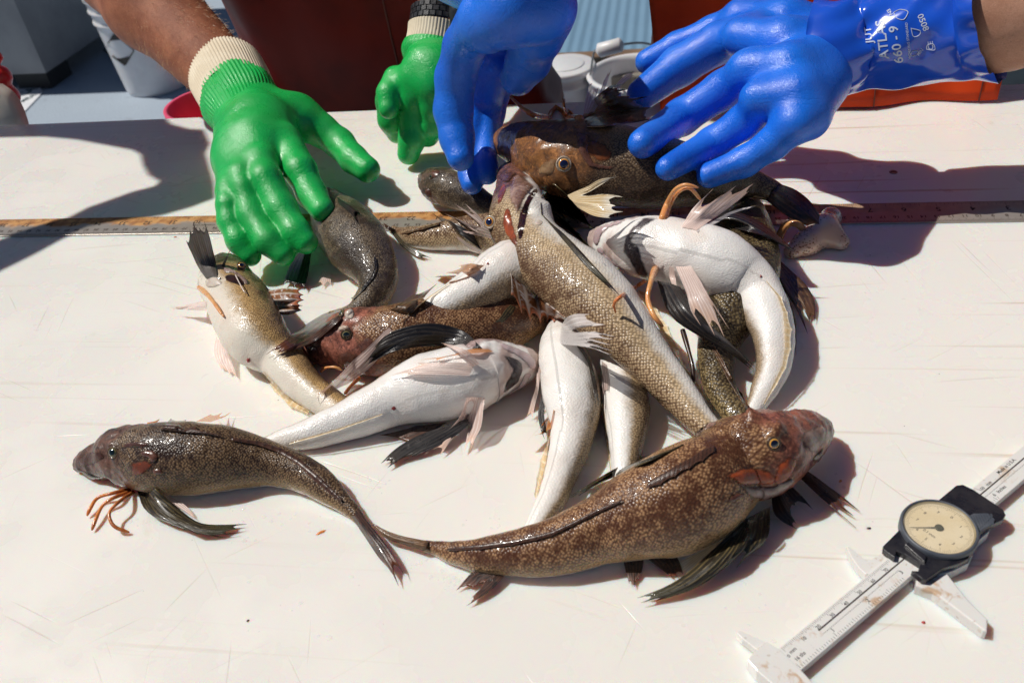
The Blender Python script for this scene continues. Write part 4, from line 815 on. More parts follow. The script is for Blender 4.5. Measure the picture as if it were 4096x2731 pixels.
fin(F5, 'pelvic_fin', [[(1597, 530, None, 1), (1643, 506, 66), (1686, 484, 71), (1751, 470, 76)], [(1602, 534, None, 1), (1646, 512, 65), (1688, 489, 70), (1740, 473, 75)]], M['fin_white'])
fin(F5, 'pelvic_fin', [[(1536, 612, None, 1), (1540, 642, None, 5), (1550, 680, 44), (1556, 713, 38)], [(1547, 613, None, 1), (1552, 645, None, 5), (1556, 680, 43), (1558, 712, 38)]], M['fin_pink'])
fin(F5, 'pelvic_fin', [[(1552, 613, None, 1), (1573, 667, 52), (1588, 717, 46), (1611, 750, 40)], [(1568, 613, None, 1), (1593, 667, 53), (1618, 722, 46), (1643, 772, 36)], [(1580, 612, None, 1), (1610, 667, 54), (1640, 717, 47), (1665, 779, 36)], [(1587, 611, None, 1), (1623, 669, 54), (1650, 717, 46), (1676, 759, 38)]], M['fin_pink'], notch=[.22, .12, .22], relief=.9)
feeler(F5, [(1521, 503, None, 0), (1533, 468, 70), (1549, 438, 84), (1573, 425, 90), (1604, 431, 88)], 8.5, 3.2, M['feel_pale'])
feeler(F5, [(1528, 500, None, 0), (1540, 468, 68), (1560, 440, 82), (1585, 433, 86), (1611, 461, 72)], 6, 3.6, M['feel_pale'])
feeler(F5, [(1505, 616, None, 0), (1495, 647, 54), (1488, 687, 50), (1502, 725, 46), (1523, 750, 40)], 8.5, 5, M['feel_pale'])
feeler(F5, [(1498, 634, None, 1), (1463, 657, None, 9), (1429, 679, None, 10), (1410, 697, None, 8), (1414, 718, None, 4)], 5.5, 3.5, M['feel_orange'])
fin(F5, 'pectoral_fin', [[(1648, 500, 44), (1668, 484, 47), (1712, 494, 46), (1762, 522, 40), (1826, 578, 30)], [(1642, 508, 44), (1680, 502, 48), (1723, 517, 46), (1773, 548, 40), (1824, 578, 30)], [(1638, 514, None, 1), (1698, 527, None, 5), (1760, 545, None, 6), (1824, 578, None, 6)]], M['fin_black'], notch=.04, relief=.8)
fin(F5, 'pectoral_fin', [[(1510, 645, 44), (1523, 688, 40), (1548, 733, 36), (1610, 773, 30), (1673, 808, 24), (1731, 851, 14)], [(1536, 650, 46), (1573, 708, 44), (1623, 758, 36), (1678, 796, 28), (1732, 849, 15)], [(1562, 660, 42), (1610, 725, 36), (1660, 773, 30), (1698, 808, 24), (1733, 843, 15)]], M['fin_black'], notch=.04, relief=.9)
strip(F5, 'anal_fin', [(1759, 646), (1785, 680), (1798, 717), (1801, 751), (1802, 801), (1796, 838), (1778, 876), (1753, 926)], [(1762, 645, None, 2), (1797, 683, None, 3.5), (1810, 718, None, 3.5), (1820, 757, None, 3.5), (1818, 802, None, 3.5), (1806, 846, None, 3), (1785, 884, None, 3), (1756, 930, None, 2)], M['fin_cream'], notch=.14)

# ---- cream fish with open mouth
t1 = lambda *z: [(a/4+294, b/4+392) for a, b in zip(z[::2], z[1::2])]
eye(F6, 554, 613, 8.5, M['eye_gold'], M['lid'], .1, .6)
patch(F6, t1(880, 965, 935, 945, 1010, 962, 1068, 1005, 1088, 1045, 1055, 1068, 965, 1042, 895, 1012), M['mouth'], .3, 0, name='mouth')
patch(F6, t1(875, 885, 930, 895, 1010, 940, 1090, 1000, 1120, 1050, 1080, 1060, 1020, 985, 950, 940, 880, 950), M['gill_grey'], 1.2, 1.0, name='upper_jaw')
patch(F6, t1(700, 1010, 800, 960, 870, 1010, 880, 1040, 790, 1080, 720, 1080), M['white_spot'], .8, .8, name='throat')
patch(F6, [(566, 822), (575, 820), (578, 830), (570, 834)], M['vent'], .8, .8, name='vent', step=2)
feeler(F6, [(541, 632, None, 3), (550, 650, None, 7), (560, 668, None, 6), (567, 675, None, 3)], 1.4, 1.1, M['fin_pink'], 'barbel')
fin(F6, 'pectoral_fin', [[(474, 640, None, 1), (456, 612, 44), (438, 577, 60), (428, 552, 70)], [(479, 640, None, 1), (461, 604, 48), (441, 562, 66), (436, 522, 82)], [(486, 640, None, 1), (469, 597, 50), (454, 554, 68), (443, 506, 88)], [(494, 640, None, 1), (481, 597, 50), (466, 542, 72), (456, 520, 82)], [(500, 640, None, 1), (494, 602, 48), (484, 552, 68), (469, 506, 88)]], M['fin_grey'], notch=[.08, .1, .08, .12], relief=1.0)
fin(F6, 'pectoral_fin', [[(500, 640, None, 1), (506, 618, 42), (514, 600, 50), (530, 572, 60)], [(507, 640, None, 1), (512, 622, 42), (519, 602, 50), (530, 573, 60)]], M['fin_grey'])
fin(F6, 'pelvic_fin', [[(473, 690, None, 1), (444, 697, 14), (414, 704, 10), (384, 703, 8)], [(475, 702, None, 1), (440, 705, 12), (414, 709, 9), (386, 705, 8)], [(475, 713, None, 0), (440, 711, 11), (416, 710, 8), (394, 709, 6)]], M['fin_pink'], notch=.1)
feeler(F6, [(457, 660, None, 1), (474, 676, None, 5), (492, 696, None, 5), (510, 722, None, 4)], 5.5, 3.5, M['feel_pale'])
feeler(F6, [(463, 662, None, 1), (481, 680, None, 4), (498, 706, None, 4), (514, 727, None, 3)], 4.5, 3, M['feel_pale'])
fin(F6, 'pelvic_fin', [[(497, 772, 12), (490, 810, 6), (511, 852, 2)], [(508, 787, 12), (512, 825, 6), (530, 862, 2)], [(519, 800, 12), (533, 832, 6), (546, 872, 2)]], M['fin_pink'], notch=.12)
fin(F6, 'dorsal_fin', [[(617, 668), (655, 663, 36), (689, 666, 34)], [(622, 677), (660, 674, 37), (697, 678, 33)], [(629, 690), (664, 688, 36), (698, 690, 32)], [(636, 702), (666, 701, 34), (696, 702, 30)], [(642, 714), (668, 714, 31), (693, 712, 27)], [(647, 722), (660, 722, 28), (674, 720, 24)]], M['fin_striped'], notch=.08, relief=.8, rp=1)
strip(F6, 'anal_fin', [(606, 853), (640, 889), (675, 921), (712, 943)], [(599, 862, 3), (629, 900, 3), (663, 934, 3), (705, 953, 3)], M['fin_cream'], notch=.08)

# ---- dark curled fish
strip(F7, 'dorsal_fin', [(863, 590), (866, 613), (858, 638), (838, 663), (812, 688)], [(858, 592, None, 2.5), (860, 614, None, 2.5), (851, 637, None, 2.5), (831, 659, None, 2.5), (805, 684, None, 2.5)], M['fin_black'], notch=.05)
fin(F7, 'tail_fin', [[(782, 708, None, 2), (743, 722, None, 6), (698, 750, None, 6), (658, 778, None, 7), (607, 818, None, 7)], [(784, 720, None, 2), (758, 742, None, 6), (718, 773, None, 6), (663, 803, None, 6), (633, 809, None, 6)], [(785, 732, None, 2), (760, 755, None, 5), (728, 781, None, 6), (683, 801, None, 6), (614, 822, None, 7)]], M['fin_tail'], notch=[.05, .12], relief=.8)
fin(F7, 'pectoral_fin', [[(699, 572, 16), (684, 585, 10), (664, 617, 6), (649, 658, 3)], [(703, 574, 17), (690, 620, 9), (674, 663, 3)], [(715, 578, 17), (709, 622, 8), (699, 668, 3)]], M['fin_black'], notch=.1, relief=.9)
fin(F7, 'pectoral_fin', [[(764, 432, None, 2), (795, 448, None, 6), (832, 468, None, 7)], [(769, 450, None, 1), (800, 470, None, 5), (826, 490, None, 6)], [(780, 470, None, 1), (806, 492, None, 4), (824, 520, None, 4)]], M['fin_black'], notch=.12)
fin(F7, 'pelvic_fin', [[(742, 622, 4), (732, 640, 3), (724, 656, 1.5)], [(752, 624, 4), (746, 645, 3), (741, 664, 1.5)], [(759, 626, 4), (760, 640, 3), (759, 656, 1.5)]], M['fin_pink'], notch=.25)

# ---- brown head at the left of the heap
eye(F8, 797, 767.5, 12, M['eye_dull'], M['lid'], .2)
eye(F8, 786, 722, 9, M['eye_dull'], M['lid'], 0)
patch(F8, [(790, 718), (800, 708), (813, 711), (816, 726), (806, 736), (794, 733)], M['white_spot'], .8, .8, name='brow')
patch(F8, [(776, 752), (786, 746), (800, 748), (808, 756), (798, 756), (785, 758), (779, 764)], M['white_spot'], .8, .6, name='brow')
patch(F8, [(822, 790), (838, 774), (858, 776), (858, 800), (838, 812), (822, 806)], M['gill_brown'], .3, .1)
patch(F8, [(776, 812), (800, 804), (820, 815), (815, 838), (790, 844), (772, 832)], M['gill_brown'], .3, .1, name='cheek_plate')
patch(F8, [(700, 800), (722, 790), (735, 805), (728, 828), (706, 822)], M['gill_brown'], .8, .6, name='snout_plate')
feeler(F8, [(738, 853, 5), (747, 845, 9), (768, 843, 11), (786, 850, 8)], 3.4, 3, M['feel_pale'])
feeler(F8, [(826, 866, 6), (806, 886, 4), (791, 905, 2)], 5, 3.4, M['feel_orange'])
fin(F8, 'dorsal_fin', [[(896, 711, None, 1), (920, 697, None, 4), (958, 672, None, 5)], [(918, 718, None, 1), (952, 695, None, 5), (1004, 652, None, 6)], [(944, 722, None, 1), (962, 704, None, 4), (985, 686, None, 5)]], M['fin_brown'], notch=.35, relief=.8)
fin(F8, 'pectoral_fin', [[(1172, 700, None, 3), (1160, 712, None, 6), (1148, 730, None, 7), (1130, 745, None, 8)], [(1185, 706, None, 3), (1178, 720, None, 6), (1165, 732, None, 7), (1150, 744, None, 8)]], M['fin_olive'])

# ---- white bellied fish in the middle
fin(F9, 'anal_fin', [[(1112, 609), (1087, 606, None, 4), (1052, 611, None, 6)], [(1095, 624), (1066, 624, None, 4), (1024, 627, None, 6)], [(1072, 637), (1036, 635, None, 4), (996, 636, None, 6)], [(1046, 646), (1036, 648, None, 3), (1030, 650, None, 3)]], M['fin_tan'], notch=[.5, .5, .4], relief=.8, rp=1)
strip(F9, 'anal_fin', [(1034, 652), (1000, 676), (962, 703), (922, 738)], [(1024, 655, None, 3), (986, 680, None, 3), (950, 708, None, 3), (914, 742, None, 3)], M['fin_cream'], notch=.05)
fin(F9, 'tail_fin', [[(893, 752, None, 1), (878, 764, None, 6), (843, 799, None, 7), (800, 839, None, 7), (751, 886, None, 8), (710, 919, None, 8)], [(900, 760, None, 1), (884, 775, None, 6), (838, 828, None, 6), (788, 871, None, 7), (738, 908, None, 7)], [(909, 770, None, 1), (894, 790, None, 3), (850, 843, None, 4), (796, 882, None, 5), (716, 917, None, 8)]], M['fin_pink'], notch=.04, relief=.8, label='pale pink tail fin with a dark tip')
patch(F9, [(1116, 604), (1121, 601), (1125, 606), (1120, 610)], M['vent'], .4, .4, name='vent', step=2)

# ---- vertical white fish
fin(F10, 'pelvic_fin', [[(1291, 748, None, 1), (1304, 728, 64), (1322, 721, 72), (1359, 721, 80)], [(1289, 758, None, 1), (1324, 752, 66), (1354, 745, 73), (1391, 745, 80)], [(1287, 768, None, 1), (1340, 764, 66), (1375, 763, 72), (1415, 772, 76)], [(1287, 775, None, 1), (1340, 772, 65), (1370, 774, 70), (1412, 780, 74)], [(1287, 780, None, 1), (1340, 779, 64), (1370, 784, 68), (1407, 793, 72)], [(1287, 785, None, 1), (1340, 788, 62), (1375, 795, 67), (1417, 809, 70)], [(1290, 790, None, 0), (1335, 796, 60), (1370, 803, 64), (1409, 815, 67)]], M['fin_white'], notch=[.1, .45, .1, .2, .3, .3], relief=.9)
fin(F10, 'pelvic_fin', [[(1238, 838, None, 1), (1229, 888, 14), (1219, 926, 8), (1208, 965, 2)], [(1243, 850, None, 1), (1239, 884, 14), (1229, 926, 8), (1222, 970, 2)]], M['fin_pink'])
fin(F10, 'pectoral_fin', [[(1326, 795, None, 1), (1349, 833, None, 4), (1361, 888, None, 4), (1369, 937, None, 4)], [(1338, 800, None, 1), (1358, 838, None, 3), (1370, 888, None, 3), (1375, 935, None, 3)]], M['fin_black'], relief=.9)
fin(F10, 'pectoral_fin', [[(1245, 905, 12), (1236, 950, 8), (1243, 990, 5), (1252, 1010, 2)], [(1256, 910, 12), (1250, 950, 8), (1255, 985, 5), (1257, 1004, 3)]], M['fin_black'])
fin(F10, 'anal_fin', [[(1273, 940), (1257, 960, None, 4), (1235, 985, 14), (1206, 1016, 8)], [(1266, 984), (1250, 993, None, 3), (1238, 998, 14), (1226, 1001, 12)]], M['fin_orange'], notch=.5, rp=1)
strip(F10, 'anal_fin', [(1264, 1001), (1254, 1064), (1240, 1116), (1230, 1145)], [(1258, 1010, None, 3), (1239, 1057, None, 3), (1231, 1099, None, 3), (1226, 1135, None, 3)], M['fin_cream'], notch=.1)
fin(F10, 'tail_fin', [[(1140, 1300, 4), (1089, 1313, 4), (1068, 1332, 3), (1048, 1356, 1.5)], [(1150, 1304, 5), (1117, 1321, 4), (1098, 1338, 3), (1083, 1351, 2)], [(1158, 1306, 5), (1128, 1330, 4), (1110, 1349, 3), (1084, 1372, 2)], [(1172, 1306, 5), (1134, 1349, 4), (1100, 1374, 3), (1071, 1392, 1.5)]], M['fin_tail'], notch=[.08, .3, .06], relief=.9)
strip(F11, 'anal_fin', [(1386, 925), (1392, 975), (1399, 1028), (1404, 1078)], [(1380, 930, None, 3), (1386, 980, None, 3), (1394, 1032, None, 3), (1401, 1085, None, 3)], M['fin_cream'], notch=.08)
fin(F11, 'pectoral_fin', [[(1383, 830, None, 1), (1384, 880, None, 3), (1383, 925, None, 3)], [(1394, 838, None, 1), (1398, 870, None, 3), (1396, 900, None, 3)]], M['fin_palegrey'])

# ---- fish held at the back
eye(F12, 1294.5, 377.5, 15, M['eye_orange'], M['lid_pale'], .15, .45)
patch(F12, [(1338, 330), (1362, 318), (1392, 330), (1410, 352), (1400, 372), (1372, 372), (1348, 352)], M['gill_rust'], .4, .2)
patch(F12, [(1320, 300), (1356, 312), (1350, 345), (1366, 374), (1420, 384), (1400, 392), (1352, 386), (1330, 352)], M['gill_brown'], 1.0, .6, name='gill_plate')
patch(F12, [(1142, 362), (1165, 366), (1200, 392), (1222, 412), (1238, 428), (1218, 425), (1190, 404), (1160, 384)], M['mouth'], .3, 0, name='mouth')
patch(F12, [(1246, 372), (1280, 362), (1276, 392), (1262, 404), (1232, 398)], M['cheek'], .4, .3, name='cheek_plate')
fin(F12, 'pectoral_fin', [[(1333, 272, None, 1), (1376, 216, 94), (1407, 197, 100), (1445, 190, 104)], [(1337, 272, None, 1), (1385, 226, 96), (1420, 206, 100), (1446, 206, 101)], [(1340, 274, None, 1), (1401, 242, 92), (1449, 229, 94), (1496, 222, 95)], [(1343, 278, None, 1), (1417, 260, 88), (1460, 252, 90), (1496, 248, 90)], [(1348, 292, None, 1), (1400, 291, None, 5), (1450, 284, 86), (1496, 276, 86)]], M['fin_fan'], notch=.03, relief=1.8)
fin(F12, 'pelvic_fin', [[(1340, 262, 72), (1346, 225, 78), (1352, 200, 84), (1362, 190, 88)], [(1350, 262, 72), (1362, 240, 76), (1371, 215, 82), (1376, 200, 86)], [(1358, 258, 72), (1376, 224, 80), (1388, 185, 90), (1402, 154, 97)], [(1364, 258, 72), (1384, 224, 80), (1396, 182, 90), (1406, 156, 97)]], M['fin_pink'], notch=[.1, .5, .1])
fin(F12, 'pelvic_fin', [[(1405, 215, 80), (1420, 190, 86), (1440, 172, 92), (1462, 166, 95)], [(1415, 215, 80), (1430, 196, 86), (1446, 182, 91), (1460, 172, 94)]], M['fin_pink'])
feeler(F12, [(1331, 275, None, 0), (1300, 271, None, 4), (1262, 270, None, 5), (1226, 264, 92), (1197, 247, 98), (1172, 222, 106)], 8, 4.5, M['feel_dark'])
feeler(F12, [(1322, 272, None, 0), (1302, 262, None, 8), (1296, 246, 96), (1294, 222, 104)], 4, 2.5, M['feel_dark'])
fin(F12, 'tail_fin', [[(1790, 422, None, 2), (1830, 439, 30), (1866, 470, 25), (1900, 529, 14)], [(1775, 440, None, 2), (1823, 467, 29), (1860, 497, 23), (1896, 527, 15)], [(1760, 460, None, 2), (1798, 490, 24), (1836, 512, 18), (1886, 525, 12)]], M['fin_tail'], notch=[.04, .10], relief=.9)
fin(F12, 'anal_fin', [[(1725, 455, None, 2), (1750, 464, None, 4), (1776, 470, None, 4)], [(1735, 448, None, 1), (1760, 455, None, 3), (1790, 466, None, 3)]], M['fin_cream'])

# ---- fishes at the steel rule
strip(F13, 'dorsal_fin', [(1012, 511, None, 1), (975, 521, None, 1), (940, 530, None, 1), (924, 535, None, 1)], [(1008, 516, None, 3), (968, 528, None, 3), (935, 537, None, 3), (922, 538, None, 2)], M['fin_brown'])
fin(F13, 'tail_fin', [[(908, 527, None, 1), (894, 520, 12), (880, 511, 10)], [(905, 533, None, 1), (892, 528, 10), (884, 520, 9)]], M['fin_tail'])
fin(F13, 'tail_fin', [[(908, 533, None, 1), (930, 557, 7), (960, 578, 5), (994, 595, 2)], [(898, 532, 5), (920, 562, 4), (950, 586, 3), (984, 599, 1.5)]], M['fin_olive'])
eye(F14, 991, 406, 5, M['eye_dull'], M['lid'], .2)
patch(F14, [(985, 392), (1005, 388), (1014, 396), (1004, 410), (990, 410)], M['gill_brown'], .6, .4, name='brow')
patch(F14, [(974, 440), (984, 430), (994, 446), (986, 458), (976, 452)], M['gill_brown'], .8, .6, name='jaw')
fin(F14, 'pectoral_fin', [[(1119, 517, None, 2), (1094, 492, None, 8), (1067, 468, None, 9)], [(1122, 524, None, 2), (1085, 496, None, 8), (1042, 468, None, 9)], [(1127, 535, None, 2), (1085, 522, None, 8), (1052, 505, None, 9), (1019, 490, None, 8)], [(1132, 548, None, 2), (1102, 541, None, 7), (1078, 536, None, 8), (1058, 530, None, 8)]], M['fin_palegrey'], notch=[.3, .6, .3], relief=.8, rp=2)
fin(F14, 'pectoral_fin', [[(1105, 574, None, 3), (1057, 538, None, 9), (1012, 504, None, 9), (989, 486, None, 8)], [(1088, 538, None, 3), (1060, 520, None, 8), (1030, 506, None, 9), (1006, 496, None, 8)]], M['fin_black'])
fin(F14, 'pelvic_fin', [[(1108, 575, None, 3), (1080, 560, None, 8), (1042, 536, None, 8)], [(1102, 582, None, 3), (1072, 566, None, 8), (1045, 542, None, 8)]], M['fin_palegrey'])
# ---- wet dark fish
fin(F15, 'pectoral_fin', [[(1776, 584, 14), (1810, 617, 10), (1848, 652, 8), (1870, 692, 5), (1871, 742, 2)], [(1780, 604, 14), (1810, 642, 9), (1838, 687, 7), (1856, 720, 4), (1860, 742, 2)], [(1785, 630, 12), (1813, 680, 8), (1838, 717, 5), (1856, 770, 2)], [(1792, 642, 10), (1816, 704, 6), (1828, 742, 4), (1827, 818, 2)]], M['fin_brown'], notch=[.08, .4, .6], relief=1.0)
strip(F15, 'dorsal_fin', [(1630, 793, None, 1), (1648, 826, None, 1), (1671, 870, None, 1), (1695, 908, None, 1), (1712, 938, None, 1)], [(1640, 791, None, 4), (1659, 823, None, 4), (1682, 866, None, 4), (1705, 903, None, 4), (1722, 932, None, 3)], M['fin_brown'], notch=.05)
feeler(F15, [(1568, 758, 24), (1580, 800, 20), (1590, 838, 16), (1594, 878, 10)], 6, 4.5, M['fin_red'], 'fin_spine')
# ------------------------------------------------------------------ people (mm, world)
def glove(parent, name, fingers, palm, material, kf=3.0, kp=12.0, vox=1.8, creases=(), label=None):
    """fingers: chains of (x, y, h, r); palm: list of chains blended softly; every finger joins the palm"""
    fs = [chain(c) for c in fingers]; ps = [chain(c) for c in palm]
    for c_, (W, r) in zip(fingers, fs):                   # fingers rest on what they touch
        for i in range(1, len(W)):
            q = surf(c_[i][0], c_[i][1], r[i]*.82)
            if depth(q) < depth(W[i]): r[i] *= depth(q)/depth(W[i]); W[i] = q
    allp = np.array([w_ for c in fs+ps for w_ in c[0]]); allr = max(max(c[1]) for c in fs+ps)
    cr = [(P(x, y, h), r*mmpx(P(x, y, h)), amp) for x, y, h, r, amp in creases]
    def fn(X):
        p = None
        for W, r in ps:
            for i in range(len(W)-1):
                d = segd(X, W[i], W[i+1], r[i], r[i+1]); p = d if p is None else smin(p, d, kp)
        fd = None
        for W, r in fs:
            c = None
            for i in range(len(W)-1):
                d = segd(X, W[i], W[i+1], r[i], r[i+1]); c = d if c is None else smin(c, d, 5.0)
            fd = c if fd is None else smin(fd, c, 1.2)
        o = smin(p, fd, kf*2.2) if fd is not None else p
        for c, r, a in cr:
            q = ((X-c)**2).sum(-1)/(r*r); o = o+a*np.exp(-q*2)
        return o
    V, F = surface_net(fn, allp.min(0)-allr-6, allp.max(0)+allr+6, vox)
    V = smooth_mesh(V, F, 2, .5); V[:, 2] = np.maximum(V[:, 2], .4)
    o = link(name, V, F, material, parent)
    if label: o['label'] = label
    return o, BVHTree.FromPolygons([Vector(v) for v in V], [tuple(int(i) for i in f) for f in F])
def band(parent, name, pts, material, ribs=0, amp=.02, n=120, wob=0.0):
    W, r = chain(pts); D = crom(np.hstack([np.array(W), np.array(r)[:, None]]), 26)
    v, f = tube_geo(D[:, :3], D[:, 3], n, False, ribs, amp)
    if wob:
        c = np.repeat(D[:, :3], n, 0); d = v-c; u = np.tile(np.linspace(0, 2*np.pi, n, endpoint=False), 26); l = np.repeat(np.linspace(0, 1, 26), n)
        v = c+d*(1+wob*(np.sin(3*u+6*l)+.6*np.sin(7*u-9*l+1)+.4*np.sin(2*u+13*l)))[:, None]
    return link(name, v, f, material, parent)
def body_mesh(parent, name, segs, ells, material, vox, k=25):
    """segs: (a, b, ra, rb); ells: (centre, radii)"""
    pts = np.array([s[0] for s in segs]+[s[1] for s in segs]+[np.array(e[0])-e[1] for e in ells]+[np.array(e[0])+e[1] for e in ells], float)
    mr = max(max(s[2], s[3]) for s in segs)
    def fn(X):
        o = None
        for a, b, ra, rb in segs:
            d = segd(X, a, b, ra, rb); o = d if o is None else smin(o, d, k)
        for c, r in ells: o = smin(o, elld(X, c, r), k)
        return o
    V, F = surface_net(fn, pts.min(0)-mr-10, pts.max(0)+mr+10, vox)
    V = smooth_mesh(V, F, 1, .5)
    return link(name, V, F, material, parent)

M['watch'] = m_plain('watch_rubber', (.02, .022, .026), (.05, .052, .058), 200, .35, .0002, coat=.2); M['steel'] = m_plain('brushed_steel', (.55, .55, .56), (.4, .4, .42), 200, .25, metal=.9)
# ---------------- person in green gloves
gw = P(528, 188, 76); ge = P(348, 8, 128); dirA = nrm(ge-gw)
elbA = ge+dirA*75
tB = depth(P(1000, 132, 86))
def hz(x, y, k=1.0): return float(PD(x, y, tB*k)[2])
gw2 = P(1012, 88, hz(1012, 88)); ge2 = P(1018, -30, hz(1018, -30, 1.02)); elb2 = gw2+nrm(ge2-gw2)*225
cA = A3(-700, 530, 0)
shR, shL = A3(-890, 450, 455), A3(-500, 450, 455)
PA = thing('person', A3(cA[0], cA[1], -900), 'person in green rubber gloves and a dark orange oilskin bib, black watch on one wrist', 'person')
armr = 104*mmpx(ge); wr = 82*mmpx(gw)
segsA = [(gw-dirA*25, ge, wr*.86, armr*.93), (ge, elbA, armr*.93, armr*.9), (elbA, shR, armr*.92, 58),
         (gw2+nrm(gw2-elb2)*12, gw2, 18, 18), (gw2, gw2+(elb2-gw2)*.6, 18, 38), (gw2+(elb2-gw2)*.6, elb2, 38, 42), (elb2, shL, 46, 60),
         (shR, shL, 70, 70), (cA+A3(-80, -95, 330), cA+A3(-70, 35, -40), 112, 108), (cA+A3(80, -95, 330), cA+A3(70, 35, -40), 112, 108), (cA+A3(0, -100, 470), cA+A3(0, -150, 560), 62, 58)]
hA = cA+A3(0, -190, 645)
ellsA = [(hA, A3(76, 98, 118)), (hA+A3(0, -98, -12), A3(14, 20, 22)), (hA+A3(0, -60, -85), A3(48, 45, 42)), (hA+A3(-80, 0, -5), A3(9, 20, 30)), (hA+A3(80, 0, -5), A3(9, 20, 30))]
bodyA = body_mesh(PA, 'body', segsA, ellsA, M['skin_a'], 6.0, 26)
def overalls(parent, cx, cy, wd, dp, top, material, seamx, tilt=0, yf=0):
    NU, NZ = 72, 60; zz = np.linspace(-880, top, NZ); V = []
    for i, z in enumerate(zz):
        f = np.clip((z+250)/max(1, top+250), 0, 1); w_ = wd*(1.08-.14*f)+(10 if z < -100 else 0); d_ = dp*(1.05-.12*f)
        for j in range(NU):
            a = 2*math.pi*j/NU; ca, sa = math.cos(a), math.sin(a); e = .62
            x = math.copysign(abs(ca)**e, ca)*w_; y = math.copysign(abs(sa)**e, sa)*d_
            wr_ = 4*math.sin(z*.021+a*3)+5*math.sin(z*.009-a*5+1)+3*math.sin(a*11+z*.004)
            V.append((cx+x+ca*wr_, cy+y+sa*wr_+tilt*f, z))
    F = [(i*NU+j, i*NU+(j+1) % NU, (i+1)*NU+(j+1) % NU, (i+1)*NU+j) for i in range(NZ-1) for j in range(NU)]
    F.append(tuple(reversed(range(NU)))); F.append(tuple((NZ-1)*NU+j for j in range(NU)))
    o = link('bib_overalls', V, F, material, parent)
    bv = BVHTree.FromPolygons([Vector(v) for v in V], F)
    for sx in seamx:
        pts = []
        for z in np.linspace(-300, top-10, 40):
            h = bv.ray_cast(Vector((sx+.02*z, cy-600, z)), Vector((0, 1, 0)))
            if h[0]: pts.append(np.array(h[0])+A3(0, -.4, 0))
        if len(pts) > 3: link('seam', *tube_geo(pts, 1.3, 6), M['seam'], o)
    for s_ in (-1, 1):
        st_ = crom([A3(cx+s_*wd*.62, cy-dp*.86+tilt, top-25), A3(cx+s_*wd*.6, cy-dp*.55, top+80), A3(cx+s_*wd*.55, cy+10, top+112), A3(cx+s_*wd*.4, cy+dp*.9, top-40)], 30)
        mb = MB(); T, Aa, Bb = frames(st_)
        link('strap', *tube_geo(st_, 14, 8), material, o)
    return o, bv
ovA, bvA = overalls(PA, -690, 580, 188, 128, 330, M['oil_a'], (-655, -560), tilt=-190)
# gloves
gA, bgA = glove(PA, 'glove', [
    [(655, 326, 70.9, 38), (690, 392, 60.4, 37), (716, 446, 47.2, 34), (740, 482, 36.6, 29)],
    [(600, 372, 70.9, 36), (610, 410, 65.6, 36), (646, 480, 48.5, 35), (680, 534, 36.6, 33), (702, 556, 31.3, 28.5)],
    [(556, 405, 67, 33), (562, 432, 61.7, 33), (578, 494, 47.2, 33), (616, 553, 35.3, 31), (650, 584, 26, 28)],
    [(527, 440, 59, 28), (527, 470, 53.8, 29), (530, 508, 44.5, 29), (549, 553, 34, 28), (574, 586, 24, 26.5)],
    [(690, 262, 65.6, 44), (738, 300, 52.4, 37), (780, 330, 41.9, 34), (812, 366, 35.3, 32), (844, 390, 31.3, 30)]],
    [[(585, 258, 65.6, 74), (600, 300, 70.9, 76), (640, 330, 69.6, 50)], [(580, 270, 67, 66), (590, 330, 72.2, 60), (600, 372, 69.6, 42)], [(565, 275, 64.3, 62), (556, 340, 68.3, 52), (556, 405, 65.6, 36)], [(560, 280, 61.7, 56), (536, 370, 63, 40), (527, 440, 57.7, 30)], [(610, 262, 65.6, 56), (668, 270, 65.6, 50), (700, 280, 61.7, 42)]],
    M['green'], kf=2.6, creases=[(668, 392, 96, 14, -3), (612, 345, 116, 13, 2.5), (575, 385, 108, 12, 2.5), (706, 418, 66, 10, 2)])
band(PA, 'knit_cuff', [(521, 172, 78, 88), (532, 192, 76, 88), (551, 229, 71, 86)], M['cuff'], 74, .014, 296)
c2 = band(PA, 'ribbed_wrist', [(549, 226, 71, 88), (562, 246, 70, 87), (575, 268, 68, 81), (585, 292, 67, 77)], M['green'], 60, .018, 240, .02)
gB, bgB = glove(PA, 'glove', [
    [(944, 178, 78, 34), (952, 222, 66, 35), (951, 270, 46, 34), (946, 320, 28, 30), (938, 353, 15, 26)],
    [(915, 195, 76, 32), (896, 232, 60, 32), (900, 275, 42, 31), (912, 305, 28, 25)],
    [(985, 190, 76, 34), (996, 240, 60, 34), (994, 285, 40, 32), (982, 310, 26, 28)],
    [(1015, 190, 76, 32), (1030, 240, 60, 31), (1030, 280, 44, 28)],
    [(908, 180, 80, 28), (893, 215, 72, 27), (893, 250, 62, 24)]],
    [[(1000, 140, hz(1000, 140), 64), (985, 165, 84, 60), (955, 188, 78, 42)], [(1008, 140, hz(1008, 140), 64), (1010, 170, 82, 56), (1000, 200, 76, 44)]],
    M['green'], kf=2.4, creases=[(922, 230, 80, 9, 2)])
band(PA, 'knit_cuff', [(1010, 66, hz(1010, 66), 72), (1007, 88, hz(1007, 88), 71), (1003, 112, hz(1003, 112), 72)], M['cuff'], 60, .014, 240)
band(PA, 'ribbed_wrist', [(1003, 106, hz(1003, 106), 74), (1001, 120, hz(1001, 120), 78), (999, 134, hz(999, 134), 76), (996, 154, hz(996, 154), 66)], M['green'], 56, .016, 160)
